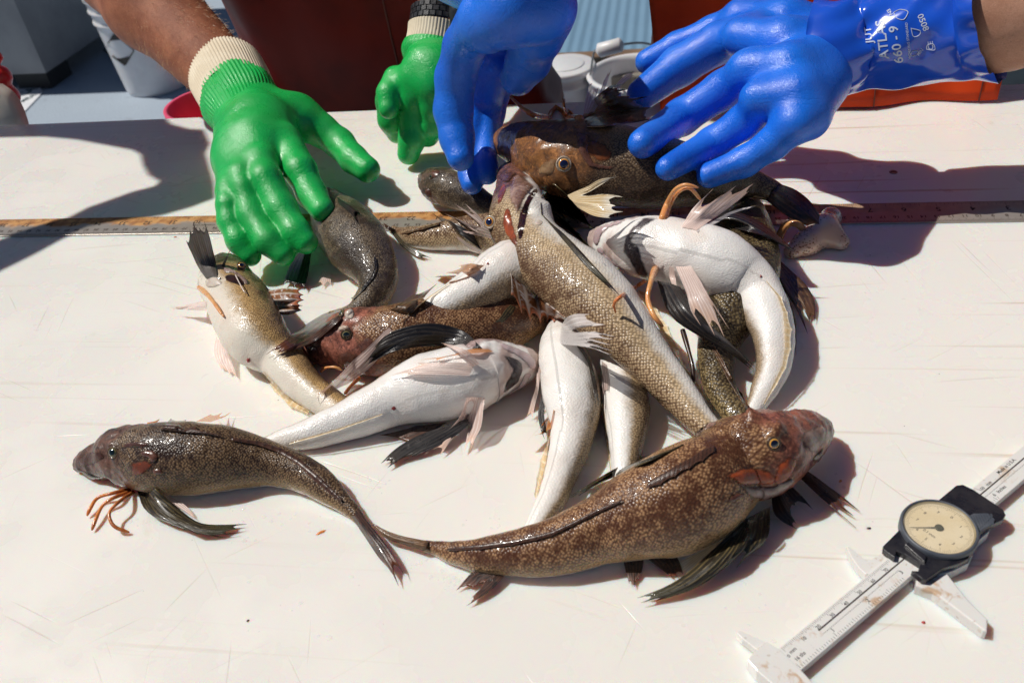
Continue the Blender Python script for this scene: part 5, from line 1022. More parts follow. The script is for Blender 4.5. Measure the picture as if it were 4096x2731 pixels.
# wristwatch: woven black strap with raised cells, dark case, steel buckle bar
ax2 = nrm(elb2-gw2); q0, q1 = P(1012, 64, hz(1012, 64)), P(1016, 26, hz(1016, 26))
wt = thing('wristwatch', (q0+q1)/2, 'black wristwatch with a woven strap above a cream cuff, half hidden by the blue glove', 'watch')
ctr_ = (q0+q1)/2; wax = nrm(q1-q0); wu = nrm(np.cross(wax, A3(0, 0, 1))); wv = np.cross(wax, wu); wr0 = 70*mmpx(ctr_); hw = np.linalg.norm(q1-q0)/2
v, f = tube_geo(np.array([ctr_+wax*hw*t for t in np.linspace(-1, 1, 9)]), wr0, 80, False); link('strap', v, f, M['watch'], wt)
mb = MB()
for i in range(30):
    for k in (-1, 0, 1):
        a = 2*math.pi*(i+.5*(k == 0))/30; n_ = wu*math.cos(a)+wv*math.sin(a); t_ = np.cross(wax, n_); mb.box(ctr_+n_*wr0+wax*hw*.62*k, (wr0*.085, hw*.26, .9), np.stack([t_, wax, n_], 1))
mb.build('strap_cells', M['watch'], wt)['kind'] = 'stuff'
n_ = nrm(CR*.75-CF*.6+CU*.2); n_ = nrm(n_-wax*(n_ @ wax)); t_ = np.cross(wax, n_)
V, F = tube_geo([ctr_+n_*(wr0-1), ctr_+n_*(wr0+5), ctr_+n_*(wr0+8.5)], [19, 20, 17.5], 40); cs_ = link('case', V, F, M['watch'], wt)
V, F = tube_geo([ctr_+n_*(wr0+8.2), ctr_+n_*(wr0+9.2)], [17.5, 16.5], 40); link('bezel', V, F, M['steel'], cs_)
# forearm hair
mb = MB()
for _ in range(1500):
    t = rng.random(); a = rng.random()*2*math.pi; c = gw+(ge-gw)*(t*1.15+.02); r = (wr*.86+(armr*.93-wr*.86)*min(1, t*1.15+.02))
    u = nrm(np.cross(dirA, A3(.3, .2, .9))); v = np.cross(dirA, u); n_ = u*math.cos(a)+v*math.sin(a)
    p0 = c+n_*(r*.985); L = 5+6*rng.random(); g = nrm(-dirA*1.0+n_*(.35+.4*rng.random())+rng.normal(0, .25, 3))
    p1 = p0+g*L*.5+n_*.5; p2 = p1+g*L*.5-n_*.6
    mb.tube([p0, p1, p2], [.12, .09, .03], 3, False)
hh = mb.build('arm_hair', M['hair'], PA); hh['kind'] = 'stuff'

# ---------------- person in blue gloves
cB = A3(-190, 395, 0)
PB = thing('person', A3(cB[0], cB[1], -900), 'person in long blue rubber gloves and an orange oilskin bib, at the right', 'person')
bw = P(2290, 12, 147); elbB = bw+nrm(P(2560, -60, 178)-bw)*190; shBr, shBl = A3(15, 420, 440), A3(-390, 420, 440)
gt = A3(-500, 95, 210); elbB2 = A3(-600, 275, 270)
segsB = [(P(2090, 72, 130), bw, 28, 41), (bw, elbB, 42, 48), (elbB, shBr, 52, 62), (A3(-478, 62, 204), gt, 20, 28), (gt, elbB2, 30, 46), (elbB2, shBl, 50, 60), (shBl, shBr, 70, 70),
         (cB+A3(-75, -5, 330), cB+A3(-70, 45, -40), 100, 98), (cB+A3(75, -5, 330), cB+A3(70, 45, -40), 100, 98), (cB+A3(0, 0, 470), cB+A3(0, -30, 560), 60, 56)]
hB = cB+A3(0, -60, 650)
ellsB = [(hB, A3(75, 97, 117)), (hB+A3(0, -97, -12), A3(14, 20, 22)), (hB+A3(0, -60, -85), A3(47, 45, 42)), (hB+A3(-79, 0, -5), A3(9, 20, 30)), (hB+A3(79, 0, -5), A3(9, 20, 30))]
bodyB = body_mesh(PB, 'body', segsB, ellsB, M['skin_b'], 6.0, 26)
ovB, bvB = overalls(PB, -190, 432, 168, 116, 320, M['oil_b'], (-300, -130), tilt=-75)
def apron():
    NX, NZ = 60, 22; V = []
    zs = np.linspace(3, 210, NZ)
    for sd_ in (0, 1):
        for z in zs:
            f = z/210
            for i in range(NX):
                u = i/(NX-1); x = (-345-25*f)*(1-u)+(-34+16*f)*u; y = 214+.30*z+8*math.sin(u*9+.01*z)+3*math.sin(u*23+2)-14*abs(u-.5)**2+sd_*2.2
                V.append((x, y, z+2.0*math.sin(u*13)*(1-f) if z > 4 else z+1.2*math.sin(u*13)))
    F = []; m_ = NX*NZ
    for k in range(NZ-1):
        for i in range(NX-1):
            a = k*NX+i; F += [(a, a+1, a+NX+1, a+NX), (m_+a+NX, m_+a+NX+1, m_+a+1, m_+a)]
    for i in range(NX-1): F += [(i, m_+i, m_+i+1, i+1)]
    for k in range(NZ-1): F += [(k*NX, k*NX+NX, m_+k*NX+NX, m_+k*NX), (k*NX+NX-1, m_+k*NX+NX-1, m_+(k+1)*NX+NX-1, (k+1)*NX+NX-1)]
    o = link('apron', V, F, M['oil_b'], PB)
    for u in (.66, .965):
        i = int(u*(NX-1)); link('seam', *tube_geo([np.array(V[k*NX+i])+A3(0, -.5, 0) for k in range(NZ)], .7, 6), M['seam'], o)
apron()
gC, bgC = glove(PB, 'glove', [
    [(1108, 40, 178, 58), (1068, 105, 150, 49), (1046, 178, 124, 46), (1041, 254, 100, 44), (1050, 318, 82, 39), (1058, 362, 72, 32)],
    [(1120, 130, 125, 38), (1092, 240, 80, 34), (1076, 330, 58, 31), (1082, 400, 44, 28), (1084, 422, 40, 26)],
    [(1142, 150, 118, 36), (1120, 240, 78, 32), (1113, 320, 58, 28), (1119, 385, 48, 25), (1121, 402, 46, 23)],
    [(1160, 140, 112, 34), (1142, 210, 82, 30), (1132, 260, 66, 27), (1130, 300, 58, 24)],
    [(1256, 15, 180, 70), (1236, 80, 158, 58), (1214, 138, 132, 51), (1190, 178, 116, 42)]],
    [[(1188, -30, 197, 96), (1178, 20, 185, 84), (1120, 60, 172, 62)], [(1215, -25, 194, 92), (1240, 20, 182, 74), (1250, 40, 172, 64)], [(1180, 0, 176, 74), (1148, 90, 134, 46)]],
    M['blue'], kf=2.6, kp=7.0, vox=2.0, creases=[(1150, 70, 196, 22, 4)])
D = crom(np.array([(-437, 1, 192, 35), (-460, 38, 199, 39), (-490, 80, 207, 47), (-525, 128, 216, 56)], float), 26); v, f = tube_geo(D[:, :3], D[:, 3], 96, False); link('gauntlet', v, f, M['blue'], PB)
gD, bgD = glove(PB, 'glove', [
    [(1709, 40, 126, 40), (1635, 72, 112, 33), (1556, 106, 101, 31), (1487, 142, 91, 28.5)],
    [(1735, 75, 128, 46), (1651, 99, 113, 46), (1560, 153, 96, 45), (1475, 217, 82, 36)],
    [(1734, 157, 124, 44), (1660, 207, 104, 43), (1564, 270, 84, 41), (1476, 330, 67, 35)],
    [(1763, 228, 114, 42), (1709, 280, 94, 39), (1635, 331, 77, 37), (1534, 386, 62, 30)],
    [(1825, 284, 106, 42), (1776, 329, 90, 37), (1709, 372, 75, 34), (1629, 403, 62, 30)]],
    [[(1700, 40, 128, 40), (1800, 58, 128, 58), (1895, 85, 118, 64)], [(1700, 85, 128, 44), (1800, 100, 129, 56), (1900, 105, 120, 68)], [(1715, 160, 124, 44), (1810, 160, 127, 56), (1902, 130, 119, 68)], [(1740, 225, 116, 42), (1828, 220, 118, 54), (1898, 160, 113, 62)], [(1825, 282, 106, 42), (1850, 266, 106, 52), (1890, 195, 110, 60)]],
    M['blue'], kf=3.4, kp=9.0, vox=2.0, creases=[(1725, 52, 146, 12, 2.2), (1738, 120, 144, 12, 2.2), (1750, 196, 136, 12, 2.2), (1795, 258, 122, 11, 2), (1838, 196, 160, 20, 5), (1846, 262, 150, 16, 4)])
def gauntlet(parent):
    pts = [(1880, 118, 120, 112), (1915, 114, 122, 108), (1965, 100, 124, 100), (2020, 88, 127, 110), (2100, 70, 131, 122), (2200, 45, 138, 142), (2280, 25, 146, 160)]
    W, r = chain(pts); D = crom(np.hstack([np.array(W), np.array(r)[:, None]]), 70); n = 128
    v, f = tube_geo(D[:, :3], D[:, 3], n, False); c = np.repeat(D[:, :3], n, 0); d = v-c
    u = np.tile(np.linspace(0, 2*np.pi, n, endpoint=False), 70); l = np.repeat(np.linspace(0, 1, 70), n)
    w1 = np.exp(-((l-.22)/.10)**2); w2 = np.exp(-((l-.38)/.12)**2)
    k = 1+.085*w1*np.sin(5*u+2.0)+.045*w1*np.sin(9*u+14*l)+.07*w2*np.sin(4*u-1+l*8)+.03*np.sin(3*u+9*l)*(.3+l)+.018*np.sin(7*u-14*l)+.012*np.sin(11*u+20*l)
    k += .03*np.sin(13*u)*np.clip((l-.93)/.07, 0, 1)
    v = c+d*k[:, None]
    o = link('gauntlet', v, f, M['blue_sheet'], parent); return o, BVHTree.FromPolygons([Vector(q) for q in v], f)
M['blue_sheet'] = m_plain('blue_glossy_sleeve', (.012, .10, .66), (.008, .06, .46), 14, .22, coat=.5, sss=.1, sscale=.003, sssr=(.1, .2, 1)); M['print'] = mat('pale_print', (.55, .62, .78), .5)
gauD, bgau = gauntlet(PB)
# ------------------------------------------------------------------ print on the sleeve
def wrap_text(mb, bv, body, size_px, x, y, dx, dy):
    """lettering laid on the sleeve: baseline direction (dx, dy) in the picture, em height in print px"""
    v, f = text_geo(body, 1.0); e = nrm([dx, dy]); up = np.array([e[1], -e[0]]); out = []
    for p in v:
        q = np.array([x, y])+e*p[0]*size_px+up*p[1]*size_px
        h, n_ = hit(bv, *q)
        out.append(h+n_*.35 if h is not None else PD(q[0], q[1], .6*1000))
    mb.add(out, f)
mb = MB()
zc = lambda a, b: (a*.21875+1837.5, b*.21875)      # crop of the sleeve -> print px
wrap_text(mb, bgau, 'ATLAS', 31, *zc(868, 420), -.12, -1)
wrap_text(mb, bgau, '660 - 9', 30, *zc(1012, 470), -.16, -1)
wrap_text(mb, bgau, 'JUT', 24, *zc(722, 370), -.12, -1)
wrap_text(mb, bgau, '0508', 20, *zc(1290, 240), .38, .9)
wrap_text(mb, bgau, 'WORKING STANDARD', 8, *zc(1135, 430), -.1, -1)
wrap_text(mb, bgau, 'EN', 12, *zc(940, 135), .5, .85); wrap_text(mb, bgau, 'MIN', 10, *zc(1262, 550), .8, -1); wrap_text(mb, bgau, 'CE', 17, *zc(1375, 480), -.1, -1)
for sh in ([(985, 135), (1050, 105), (1125, 120), (1130, 150), (1085, 210), (1010, 190), (985, 135)], [(1165, 300), (1260, 325), (1250, 370), (1190, 385), (1165, 300)], [(1330, 520), (1340, 475), (1400, 465), (1415, 525), (1330, 520)], [(1170, 540), (1235, 535), (1225, 580), (1165, 585), (1170, 540)]):
    pts = [hit(bgau, *zc(*q)) for q in crom([A3(a, b, 0)[:2] for a, b in sh], 30)]
    pts = [h+n_*.3 for h, n_ in pts if h is not None]
    if len(pts) > 3: mb.tube(pts, .28, 5)
mb.build('printing', M['print'], gauD)
# ------------------------------------------------------------------ cutting board and its stand
tb = thing('cutting_table', A3(-500, -200, -900), 'long white plastic cutting board, scratched and wet, that everything lies on', 'table')
mb = MB(); mb.prism([(-1500, -900), (420, -900), (420, 257), (-1500, 257)], -24, 0, 1.6); bd = mb.build('board', M['board'], tb)
M['galv'] = m_plain('galvanised', (.4, .41, .42), (.3, .31, .32), 12, .45, metal=.6)
for x, y in ((-1440, -840), (360, -840), (-1440, 200), (360, 200)): MB().box((x, y, -462), (24, 24, 437)).build('leg', M['galv'], tb)
M['screw'] = m_plain('screw_steel', (.40, .39, .37), (.22, .2, .18), 300, .4, metal=.8)
def screw(x, y):
    c = P(x, y, 0); mb = MB(); n = 20
    mb.prism([(c[0]+3.4*math.cos(2*math.pi*i/n), c[1]+3.4*math.sin(2*math.pi*i/n)) for i in range(n)], -1, .5, .3)
    o = mb.build('screw', M['screw'], tb); MB().box((c[0], c[1], .56), (2.3, .45, .08)).build('slot', M['ink'], o)
screw(2052, 396)
# ------------------------------------------------------------------ steel rule
def m_rule():
    m = mat('rusty_rule_steel', rough=.34, metal=.55, spec=.5); g = N(m); o = g.obj(); x = g.n('SeparateXYZ'); g.l(o, x.inputs[0])
    steel = g.mix(g.noise(o, 60, 4, .6), (.36, .31, .26), (.55, .50, .45))
    edge = g.rng(x.outputs[1], .008, .030); ru = g.math('ADD', g.math('MULTIPLY', g.noise(o, 34, 6, .7), .75), g.math('MULTIPLY', edge, .40)); rm = g.rng(ru, .46, .62)
    left = g.rng(x.outputs[0], -.1, -.3); rm = g.math('MULTIPLY', rm, g.math('MULTIPLY_ADD', left, .75, .25))
    rust = g.mix(g.rng(g.noise(o, 120, 4), .35, .65), (.33, .13, .035), (.58, .30, .10))
    g.set(Base_Color=g.mix(rm, steel, rust), Metallic=g.math('MULTIPLY_ADD', rm, -.5, .5), Roughness=g.math('MULTIPLY_ADD', rm, .3, .3)); g.bump(g.noise(o, 300, 4), .0003, .6); return m
rl = thing('ruler', A3(-560, 15, 0), 'long rusty steel rule lying across the board with upside-down numbers', 'ruler')
MB().prism([(-1160, .2), (60, .2), (60, 30.6), (-1160, 30.6)], .3, 1.4, .2).build('blade', m_rule(), rl)
mb = MB(); mb2 = MB()
for k in range(-2, 113):
    x = -k*10.0
    for q in range(10):
        L = 5.5 if q == 0 else (4.0 if q == 5 else 2.6); xx = x-q
        if -1150 < xx < 50: mb.box((xx, .5+L/2, 1.44), (.11, L/2, .03))
    if 1 <= k <= 112: put_text(mb, str(k), 5.2, (x, 8.8, 1.46), (-1, 0, 0), (0, -1, 0))
for k in range(0, 45):
    x = -k*25.4
    for q in range(16):
        L = 7 if q == 0 else (5.5 if q == 8 else (4 if q % 4 == 0 else (3 if q % 2 == 0 else 2))); xx = x-q*25.4/16
        if -1150 < xx < 50: mb2.box((xx, 30.2-L/2, 1.44), (.11, L/2, .03))
    if k: put_text(mb2, str(k), 8.4, (x, 19.8, 1.46), (-1, 0, 0), (0, -1, 0))
put_text(mb2, 'STAINLESS STEEL', 3.0, (-754, 14.0, 1.46), (-1, 0, 0), (0, -1, 0))
put_text(mb, 'conforming to', 2.4, (-553, 5.6, 1.46), (-1, 0, 0), (0, -1, 0))
mb.build('markings', M['ink_rust'], rl); mb2.build('markings', M['ink_rust'], rl)
# ------------------------------------------------------------------ dial caliper
q3 = lambda a, b, h: P(a*.35918+1665.3, b*.35918+1004.9, h)
cal = thing('caliper', q3(700, 1100, 0), 'white plastic dial caliper with a round cream dial in a dark housing, rust stained', 'caliper')
def m_cal():
    m = mat('stained_white_plastic', rough=.38, coat=.15, sss=.2, sscale=.002); g = N(m); o = g.obj()
    c = g.mix(g.noise(o, 40, 3), (.74, .72, .68), (.80, .79, .77)); r = g.rng(g.noise(o, 70, 6, .7, .8), .53, .68)
    c = g.mix(g.math('MULTIPLY', r, .75), c, (.52, .29, .12)); r2 = g.rng(g.noise(o, 300, 4, .6), .64, .74); g.set(Base_Color=g.mix(g.math('MULTIPLY', r2, .5), c, (.30, .16, .08))); g.bump(g.noise(o, 500, 3), .0002, .5); return m
M['cal'] = m_cal(); M['calblack'] = m_plain('dark_housing', (.012, .012, .018), (.03, .028, .032), 90, .28, .0002, coat=.3); M['bezel'] = m_plain('slate_bezel', (.06, .07, .09), (.10, .11, .13), 60, .4, .0002)
M['dial'] = m_plain('aged_dial_card', (.74, .60, .36), (.80, .68, .46), 70, .35, coat=.25); M['rim'] = m_plain('yellowed_rim', (.40, .33, .19), (.26, .2, .1), 90, .35)
def poly(pts, z1): return [q3(a, b, z1) for a, b in pts]
def pz(name, pts, z0, z1, m, par, bev=.4):
    return MB().prism(poly(pts, z1), z0, z1, bev).build(name, m, par)
ca, sa = math.cos(.7651), math.sin(.7651); O = A3(-282.3, -384.0, 0); dx_, nx_ = A3(ca, sa, 0), A3(sa, -ca, 0)
loc = lambda t, n, z: O+dx_*t+nx_*n+A3(0, 0, z)
bt = 7.0
MB().prism([loc(-3, -.9, 0), loc(205, -.9, 0), loc(205, 12.6, 0), loc(-3, 12.6, 0)], 2.6, bt, .35).build('beam', M['cal'], cal)
pz('fixed_jaw', [(145, 1418), (175, 1378), (265, 1303), (350, 1352), (500, 1497), (585, 1590), (760, 1780), (700, 1880), (430, 1680), (205, 1490)], .3, 7.6, M['cal'], cal)
pz('inner_jaw', [(72, 1242), (92, 1231), (150, 1255), (262, 1308), (205, 1356), (110, 1282)], 1.5, 6, M['cal'], cal)
pz('inner_jaw', [(778, 695), (795, 696), (905, 786), (1000, 745), (1052, 752), (1010, 860), (900, 872), (856, 830), (806, 760)], 1.0, 6.0, M['cal'], cal)
pz('sliding_jaw', [(1225, 893), (1300, 850), (1398, 838), (1432, 880), (1560, 1040), (1682, 1160), (1676, 1236), (1655, 1230), (1558, 1155), (1330, 985), (1222, 945)], .3, 6.4, M['cal'], cal, .8)
pz('slide_body', [(1120, 640), (1400, 420), (1700, 560), (1690, 600), (1620, 660), (1560, 800), (1440, 860), (1250, 900), (1100, 760)], .8, 6.9, M['cal'], cal)
hs = pz('housing', [(1010, 690), (1112, 588), (1350, 408), (1478, 303), (1520, 297), (1590, 330), (1778, 455), (1797, 490), (1780, 520), (1700, 556), (1645, 598), (1610, 650), (1560, 770), (1500, 800), (1400, 830), (1290, 906), (1262, 902), (1195, 848), (1236, 850), (1246, 806), (1150, 745), (1098, 722), (1085, 766), (1010, 712)], 7.1, 10.6, M['calblack'], cal, .6)
pz('crossbar', [(1150, 680), (1172, 664), (1290, 752), (1276, 792)], 10.4, 12.2, M['calblack'], hs)
tg = pz('thumb_grip', [(1555, 500), (1588, 482), (1682, 480), (1727, 520), (1716, 550), (1642, 588), (1606, 638), (1595, 560)], 10.5, 11.8, M['bezel'], hs)
mb = MB()
for i in range(9):
    a = q3(1565+i*17, 500-i*1.5, 11.9); b = q3(1605+i*13, 600-i*12, 11.9); mb.tube([a, b], .35, 6)
mb.build('ridges', M['bezel'], tg)
dc = A3(-200.2, -313.2, 0); nn = 72
cir = lambda r, n=nn: [(dc[0]+r*math.cos(2*math.pi*i/n), dc[1]+r*math.sin(2*math.pi*i/n)) for i in range(n)]
V = []; prof = [(18.3, 7.2), (18.5, 8), (18.5, 12.6), (18.1, 13.6), (17.4, 13.9), (16.9, 13.6), (16.7, 12.6)]
for r, z in prof: V += [(x, y, z) for x, y in cir(r)]
F = [(k*nn+i, k*nn+(i+1) % nn, (k+1)*nn+(i+1) % nn, (k+1)*nn+i) for k in range(len(prof)-1) for i in range(nn)]
bz = link('bezel', V, F, M['bezel'], cal)
V = [(x, y, z) for r, z in ((16.75, 13.55), (16.2, 12.7), (15.9, 12.62)) for x, y in cir(r)]; link('rim', V, [(k*nn+i, k*nn+(i+1) % nn, (k+1)*nn+(i+1) % nn, (k+1)*nn+i) for k in range(2) for i in range(nn)], M['rim'], bz)
dl = MB().prism(cir(16.6), 11.5, 12.5).build('dial', M['dial'], cal)
mb = MB()
for i in range(100):
    a = .7651-2*math.pi*i/100; r1 = 15.6; L = 3.1 if i % 10 == 0 else (2.3 if i % 5 == 0 else 1.6); c = np.array([math.cos(a), math.sin(a)]); t = np.array([-c[1], c[0]]); p = c*r1; q = c*(r1-L); w_ = .07
    mb.add([(dc[0]+v[0], dc[1]+v[1], 12.56) for v in (p-t*w_, p+t*w_, q+t*w_, q-t*w_)], [(0, 1, 2, 3)])
for k in range(10):
    a = .7651-2*math.pi*k/10; put_text(mb, str(k), 2.3, dc+A3(math.cos(a)*10.6, math.sin(a)*10.6, 12.56), nx_, dx_)
put_text(mb, '0.1 mm', 2.2, dc+nx_*-1.0+dx_*-6.4+A3(0, 0, 12.56), nx_, dx_)
mb.build('numerals', M['ink_rust'], dl)
a = q3(1181, 572, 12.9); b = A3(dc[0], dc[1], 12.9); d = nrm(a-b); t = A3(-d[1], d[0], 0)
mb = MB(); mb.add([b+t*.7, b-t*.7, b+d*6-t*.25, a-t*.13, a+t*.13, b+d*6+t*.25], [(0, 1, 2, 3, 4, 5)]); mb.prism([(dc[0]+2.1*math.cos(i*.3491), dc[1]+2.1*math.sin(i*.3491)) for i in range(18)], 12.6, 13.4, .4); mb.build('needle', m_plain('tarnished_needle', (.06, .065, .04), (.12, .12, .08), 200, .35, metal=.5), dl)
cr_ = MB().prism(cir(16.6), 13.0, 13.5, .3).build('crystal', mat('clear_cover', (.9, .88, .8), .05, coat=1, alpha=.07), cal)
mb = MB(); gz = bt+.03
def seg(a, b, w_):
    d = nrm(b-a); t = A3(-d[1], d[0], 0)*w_; mb.add([a-t, a+t, b+t, b-t], [(0, 1, 2, 3)])
for i in range(0, 151):
    if 77 < i < 148: continue
    L = 2.5 if i % 10 == 0 else (1.9 if i % 5 == 0 else 1.35); seg(loc(i, -.3, gz), loc(i, -.3+L, gz), .075)
for i in range(0, 98):
    t = i*25.4/16-1.2
    if 74 < t < 148: continue
    L = 2.7 if i % 16 == 0 else (2.1 if i % 8 == 0 else 1.4); seg(loc(t, 11.9, gz), loc(t, 11.9-L, gz), .09)
for k in list(range(10, 80, 10)): put_text(mb, str(k), 2.5, loc(k+1.5, 3.0, gz), dx_, -nx_)
put_text(mb, '0', 2.3, loc(-.6, 4.6, gz), dx_, -nx_); put_text(mb, 'mm', 2.6, loc(3.0, 3.8, gz), dx_, -nx_); put_text(mb, '16 ths', 2.6, loc(3.2, 7.8, gz), dx_, -nx_)
for k in (1, 2, 3): put_text(mb, str(k), 2.9, loc(k*25.4-.2, 8.4, gz), dx_, -nx_)
put_text(mb, '150', 2.5, loc(152, 2.6, gz), dx_, -nx_); put_text(mb, 'mm', 2.6, loc(158, 2.7, gz), dx_, -nx_); put_text(mb, '6', 2.7, loc(153, 8.9, gz), dx_, -nx_); put_text(mb, 'Inches', 2.7, loc(159.2, 9.0, gz), dx_, -nx_)
put_text(mb, 'Made in U.S.A.', 2.7, loc(176, 1.6, gz), dx_, -nx_)
for i in range(150):
    t0 = 20+i*1.1
    if 76 < t0 < 147: continue
    seg(loc(t0, 6.6, gz), loc(t0+.55, 7.1, gz), .06); seg(loc(t0+.55, 7.1, gz), loc(t0+1.1, 6.6, gz), .06)
mb.build('markings', M['ink'], cal)
for a_, b_ in ((20, 90), (140, 205)):
    mb = MB(); seg(loc(a_, 4.35, gz), loc(b_, 4.35, gz), .38); mb.build('groove', M['groove'], cal)
# ------------------------------------------------------------------ squid by the rule
sq = thing('squid', P(1880, 560, 0), 'small translucent squid with brown freckles lying beside the brown tail on the rule', 'squid')
def m_squid():
    m = mat('squid_flesh', (.72, .62, .55), .2, coat=.5, sss=.5, sssr=(1, .6, .5), sscale=.006, trans=.2); g = N(m); o = g.obj()
    n1 = g.rng(g.vor(o, 520, 1), .44, .26); n1 = g.math('MULTIPLY', n1, g.rng(g.noise(o, 50, 3), .36, .54)); g.set(Base_Color=g.mix(n1, g.mix(g.rng(g.noise(o, 40, 2), .4, .6), (.92, .80, .70), (.86, .56, .42)), (.30, .10, .05))); g.bump(g.noise(o, 300, 3), .0004, .6); return m
C = [P(1908, 500, 8), P(1890, 530, 8), P(1855, 558, 6), P(1818, 578, 4), P(1932, 556, 5)]
def fsq(X):
    o = segd(X, C[0], C[1], 8.5, 9.5); o = smin(o, segd(X, C[1], C[2], 9.5, 9), 8); o = smin(o, segd(X, C[2], C[3], 9, 6), 8); return smin(o, segd(X, C[1], C[4], 9, 6.5), 10)
V, F = surface_net(fsq, np.min(C, 0)-20, np.max(C, 0)+20, 1.8); V = smooth_mesh(V, F, 2); V[:, 2] = np.maximum(V[:, 2], .3); link('body', V, F, m_squid(), sq)
W = crom([P(1790, 545, 3), P(1802, 522, 12), P(1820, 512, 17), P(1838, 520, 16), P(1852, 536, 10)], 30); link('arm', *tube_geo(W, np.linspace(3.4, 2.4, 30), 10), M['feel_pale'], sq)
c = P(1903, 502, 14); V = []; F = []
for i in range(9):
    for j in range(16):
        a = math.pi*i/8*.6; V.append(c+CU*0+nrm(CAM-c)*5*math.cos(a)+(nrm(np.cross(nrm(CAM-c), A3(0, 0, 1)))*math.cos(j*math.pi/8)+np.cross(nrm(CAM-c), nrm(np.cross(nrm(CAM-c), A3(0, 0, 1))))*math.sin(j*math.pi/8))*5*math.sin(a))
F = [(i*16+j, i*16+(j+1) % 16, (i+1)*16+(j+1) % 16, (i+1)*16+j) for i in range(8) for j in range(16)]; link('eye', V, F, m_plain('silver_eye', (.5, .55, .6), (.04, .05, .06), 260, .08, metal=.6, coat=1), sq)
# ------------------------------------------------------------------ water standing on the board
M['water'] = mat('water', (.9, .92, .95), .03, spec=1.0, coat=1, alpha=.10)
mb = MB()
def drop(c, r, h):
    n = 9; V = []; F = []
    e = 1+.5*rng.random(); an = rng.random()*3.1
    for i, (rr, zz) in enumerate(((1, 0), (.93, .45), (.6, .85), (0, 1))):
        for j in range(n):
            a = 2*math.pi*j/n; x, y = rr*r*math.cos(a)*e, rr*r*math.sin(a); V.append((c[0]+x*math.cos(an)-y*math.sin(an), c[1]+x*math.sin(an)+y*math.cos(an), .05+zz*h))
    F = [(i*n+j, i*n+(j+1) % n, (i+1)*n+(j+1) % n, (i+1)*n+j) for i in range(3) for j in range(n)]; mb.add(V, F)
spots = [(1030, 1330, 50, 16), (960, 1290, 30, 10), (1120, 1200, 60, 8), (870, 1110, 40, 10), (690, 1185, 70, 12), (560, 1180, 40, 8), (330, 1200, 60, 10), (560, 1240, 25, 8), (470, 548, 60, 10), (370, 548, 40, 8), (1180, 330, 60, 4), (960, 470, 80, 10), (960, 620, 60, 10), (1740, 1400, 200, 14), (1500, 1150, 60, 8), (1900, 1090, 120, 10), (850, 660, 40, 10), (330, 800, 120, 6), (1960, 640, 140, 14), (600, 1400, 300, 12)]
for x, y, s_, n_ in spots:
    for _ in range(n_):
        c = P(x+rng.normal(0, s_*.5), y+rng.normal(0, s_*.25), 0); r = .35+rng.random()**2*1.1; drop(c, r, r*.42)
tag(mb.build('water_droplets', M['water'], None, True), 'clear drops of water scattered over the white board', 'water', kind='stuff')
for px, py, w_, l_ in ((405, 549, 3.2, 1.3), (432, 548, 4.5, 1.5), (462, 547, 4.5, 1.5), (492, 547, 5, 1.7), (388, 552, 2.5, 1), (1400, 1, 0, 0)):
    if w_:
        mb = MB(); c = P(px, py, 0); n = 16; V = []
        for rr, zz in ((1, 0), (.9, .5), (.55, .9), (0, 1)):
            V += [(c[0]+w_*rr*math.cos(2*math.pi*j/n), c[1]+l_*1.6*rr*math.sin(2*math.pi*j/n), .05+zz*1.0) for j in range(n)]
        mb.add(V, [(i*n+j, i*n+(j+1) % n, (i+1)*n+(j+1) % n, (i+1)*n+j) for i in range(3) for j in range(n)])
        tag(mb.build('water_bead', M['water'], None, True), 'bright bead of water along the near edge of the rusty rule at left', 'water', 'water beads along the rule')

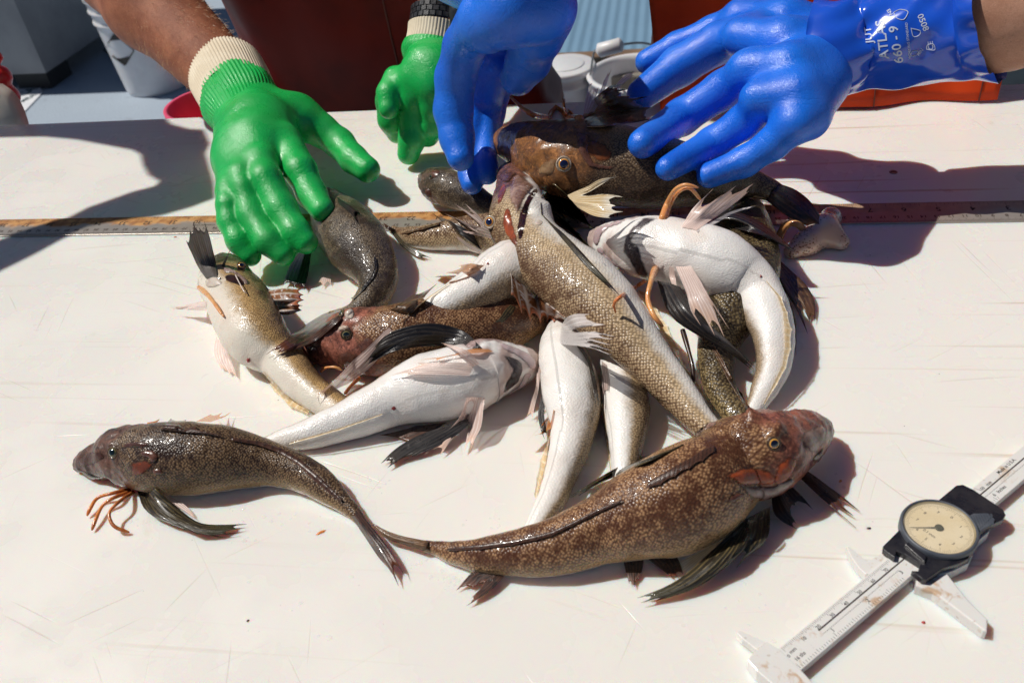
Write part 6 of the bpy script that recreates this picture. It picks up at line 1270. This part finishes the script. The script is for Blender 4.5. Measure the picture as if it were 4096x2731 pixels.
# ------------------------------------------------------------------ scraps on the board
def scrap(x, y, r, m, label, el=1.0, an=0.0, nm='scrap'):
    c = P(x, y, 0); n = 11; q = [r*(.7+.5*rng.random()) for _ in range(n)]; V = []
    for rr, z in ((1, .15), (.8, .5), (0, .7)):
        for j in range(n):
            a = 2*math.pi*j/n; u, v = q[j]*rr*math.cos(a)*el, q[j]*rr*math.sin(a); V.append((c[0]+u*math.cos(an)-v*math.sin(an), c[1]+u*math.sin(an)+v*math.cos(an), z))
    tag(link(nm, V, [(i*n+j, i*n+(j+1) % n, (i+1)*n+(j+1) % n, (i+1)*n+j) for i in range(2) for j in range(n)], m), label, 'scrap', 'scraps of fish on the board')
dk_ = m_flesh('dark_scrap', (.05, .035, .03), (.02, .015, .012), 300); rd_ = m_flesh('red_scrap', (.55, .02, .02), (.4, .01, .01), 300)
scrap(2121, 1429, .9, rd_, 'tiny bright red speck on the board beside the lower caliper jaw')
scrap(738, 1222, 1.0, M['feel_orange'], 'small orange sliver between the tails of the two front fish', 3.2, .6)
scrap(1996, 1213, .7, dk_, 'tiny dark speck on the board right of the brown tails', 1.8, .2)
scrap(1935, 1420, .6, dk_, 'tiny dark speck on the board above the fixed caliper end', 1.2)
scrap(1930, 1105, .8, M['feel_pale'], 'faint orange fleck right of the largest fish head', 1.6, 1.0)
scrap(402, 545, .9, rd_, 'dark red drop at the near edge of the rule', 1.8, .1)
scrap(1440, 1205, .6, dk_, 'tiny dark speck beneath the upper fin of the largest fish', 1.3, .4)
scrap(570, 1425, .6, dk_, 'tiny dark speck low on the empty board at left', 1.5, .9)
# ------------------------------------------------------------------ unseen panel added high at the left, cut to cast the board's shadow
HA = 640.0
def blocker_pts(pts): return [P(x, y, 0)-SUNV/(-SUNV[2])*HA*1.0 for x, y in pts]
outline = [(-260, 300), (-120, 292), (100, 270), (368, 262), (392, 285), (432, 296), (466, 298), (480, 330), (470, 352), (478, 378), (490, 420), (492, 455), (436, 476), (372, 494), (205, 522), (143, 548), (77, 584), (0, 622), (-140, 700), (-330, 820), (-330, 690), (-140, 605), (0, 551), (113, 515), (154, 502), (205, 476), (243, 463), (307, 440), (359, 427), (368, 416), (343, 402), (331, 381), (325, 355), (307, 345), (243, 333), (179, 321), (102, 314), (0, 316), (-120, 325), (-260, 335)]
blocker = thing('awning', blocker_pts([(200, 400)])[0], 'canvas awning with a ragged cut-out stretched above the left end of the board', 'awning')
mb = MB(); mb.prism(blocker_pts(outline), HA-2, HA+2); mb.build('canvas', M['cuff'], blocker)
a0 = blocker_pts([(-300, 318)])[0]
for q in ((-255, 318), (-325, 755)):
    p = blocker_pts([q])[0]; MB().box((p[0]+20, p[1], (HA+DZ)/2-4), (16, 16, (HA-DZ)/2-8)).build('post', M['galv'], blocker)  # unseen supports added under the shadow-casting panel
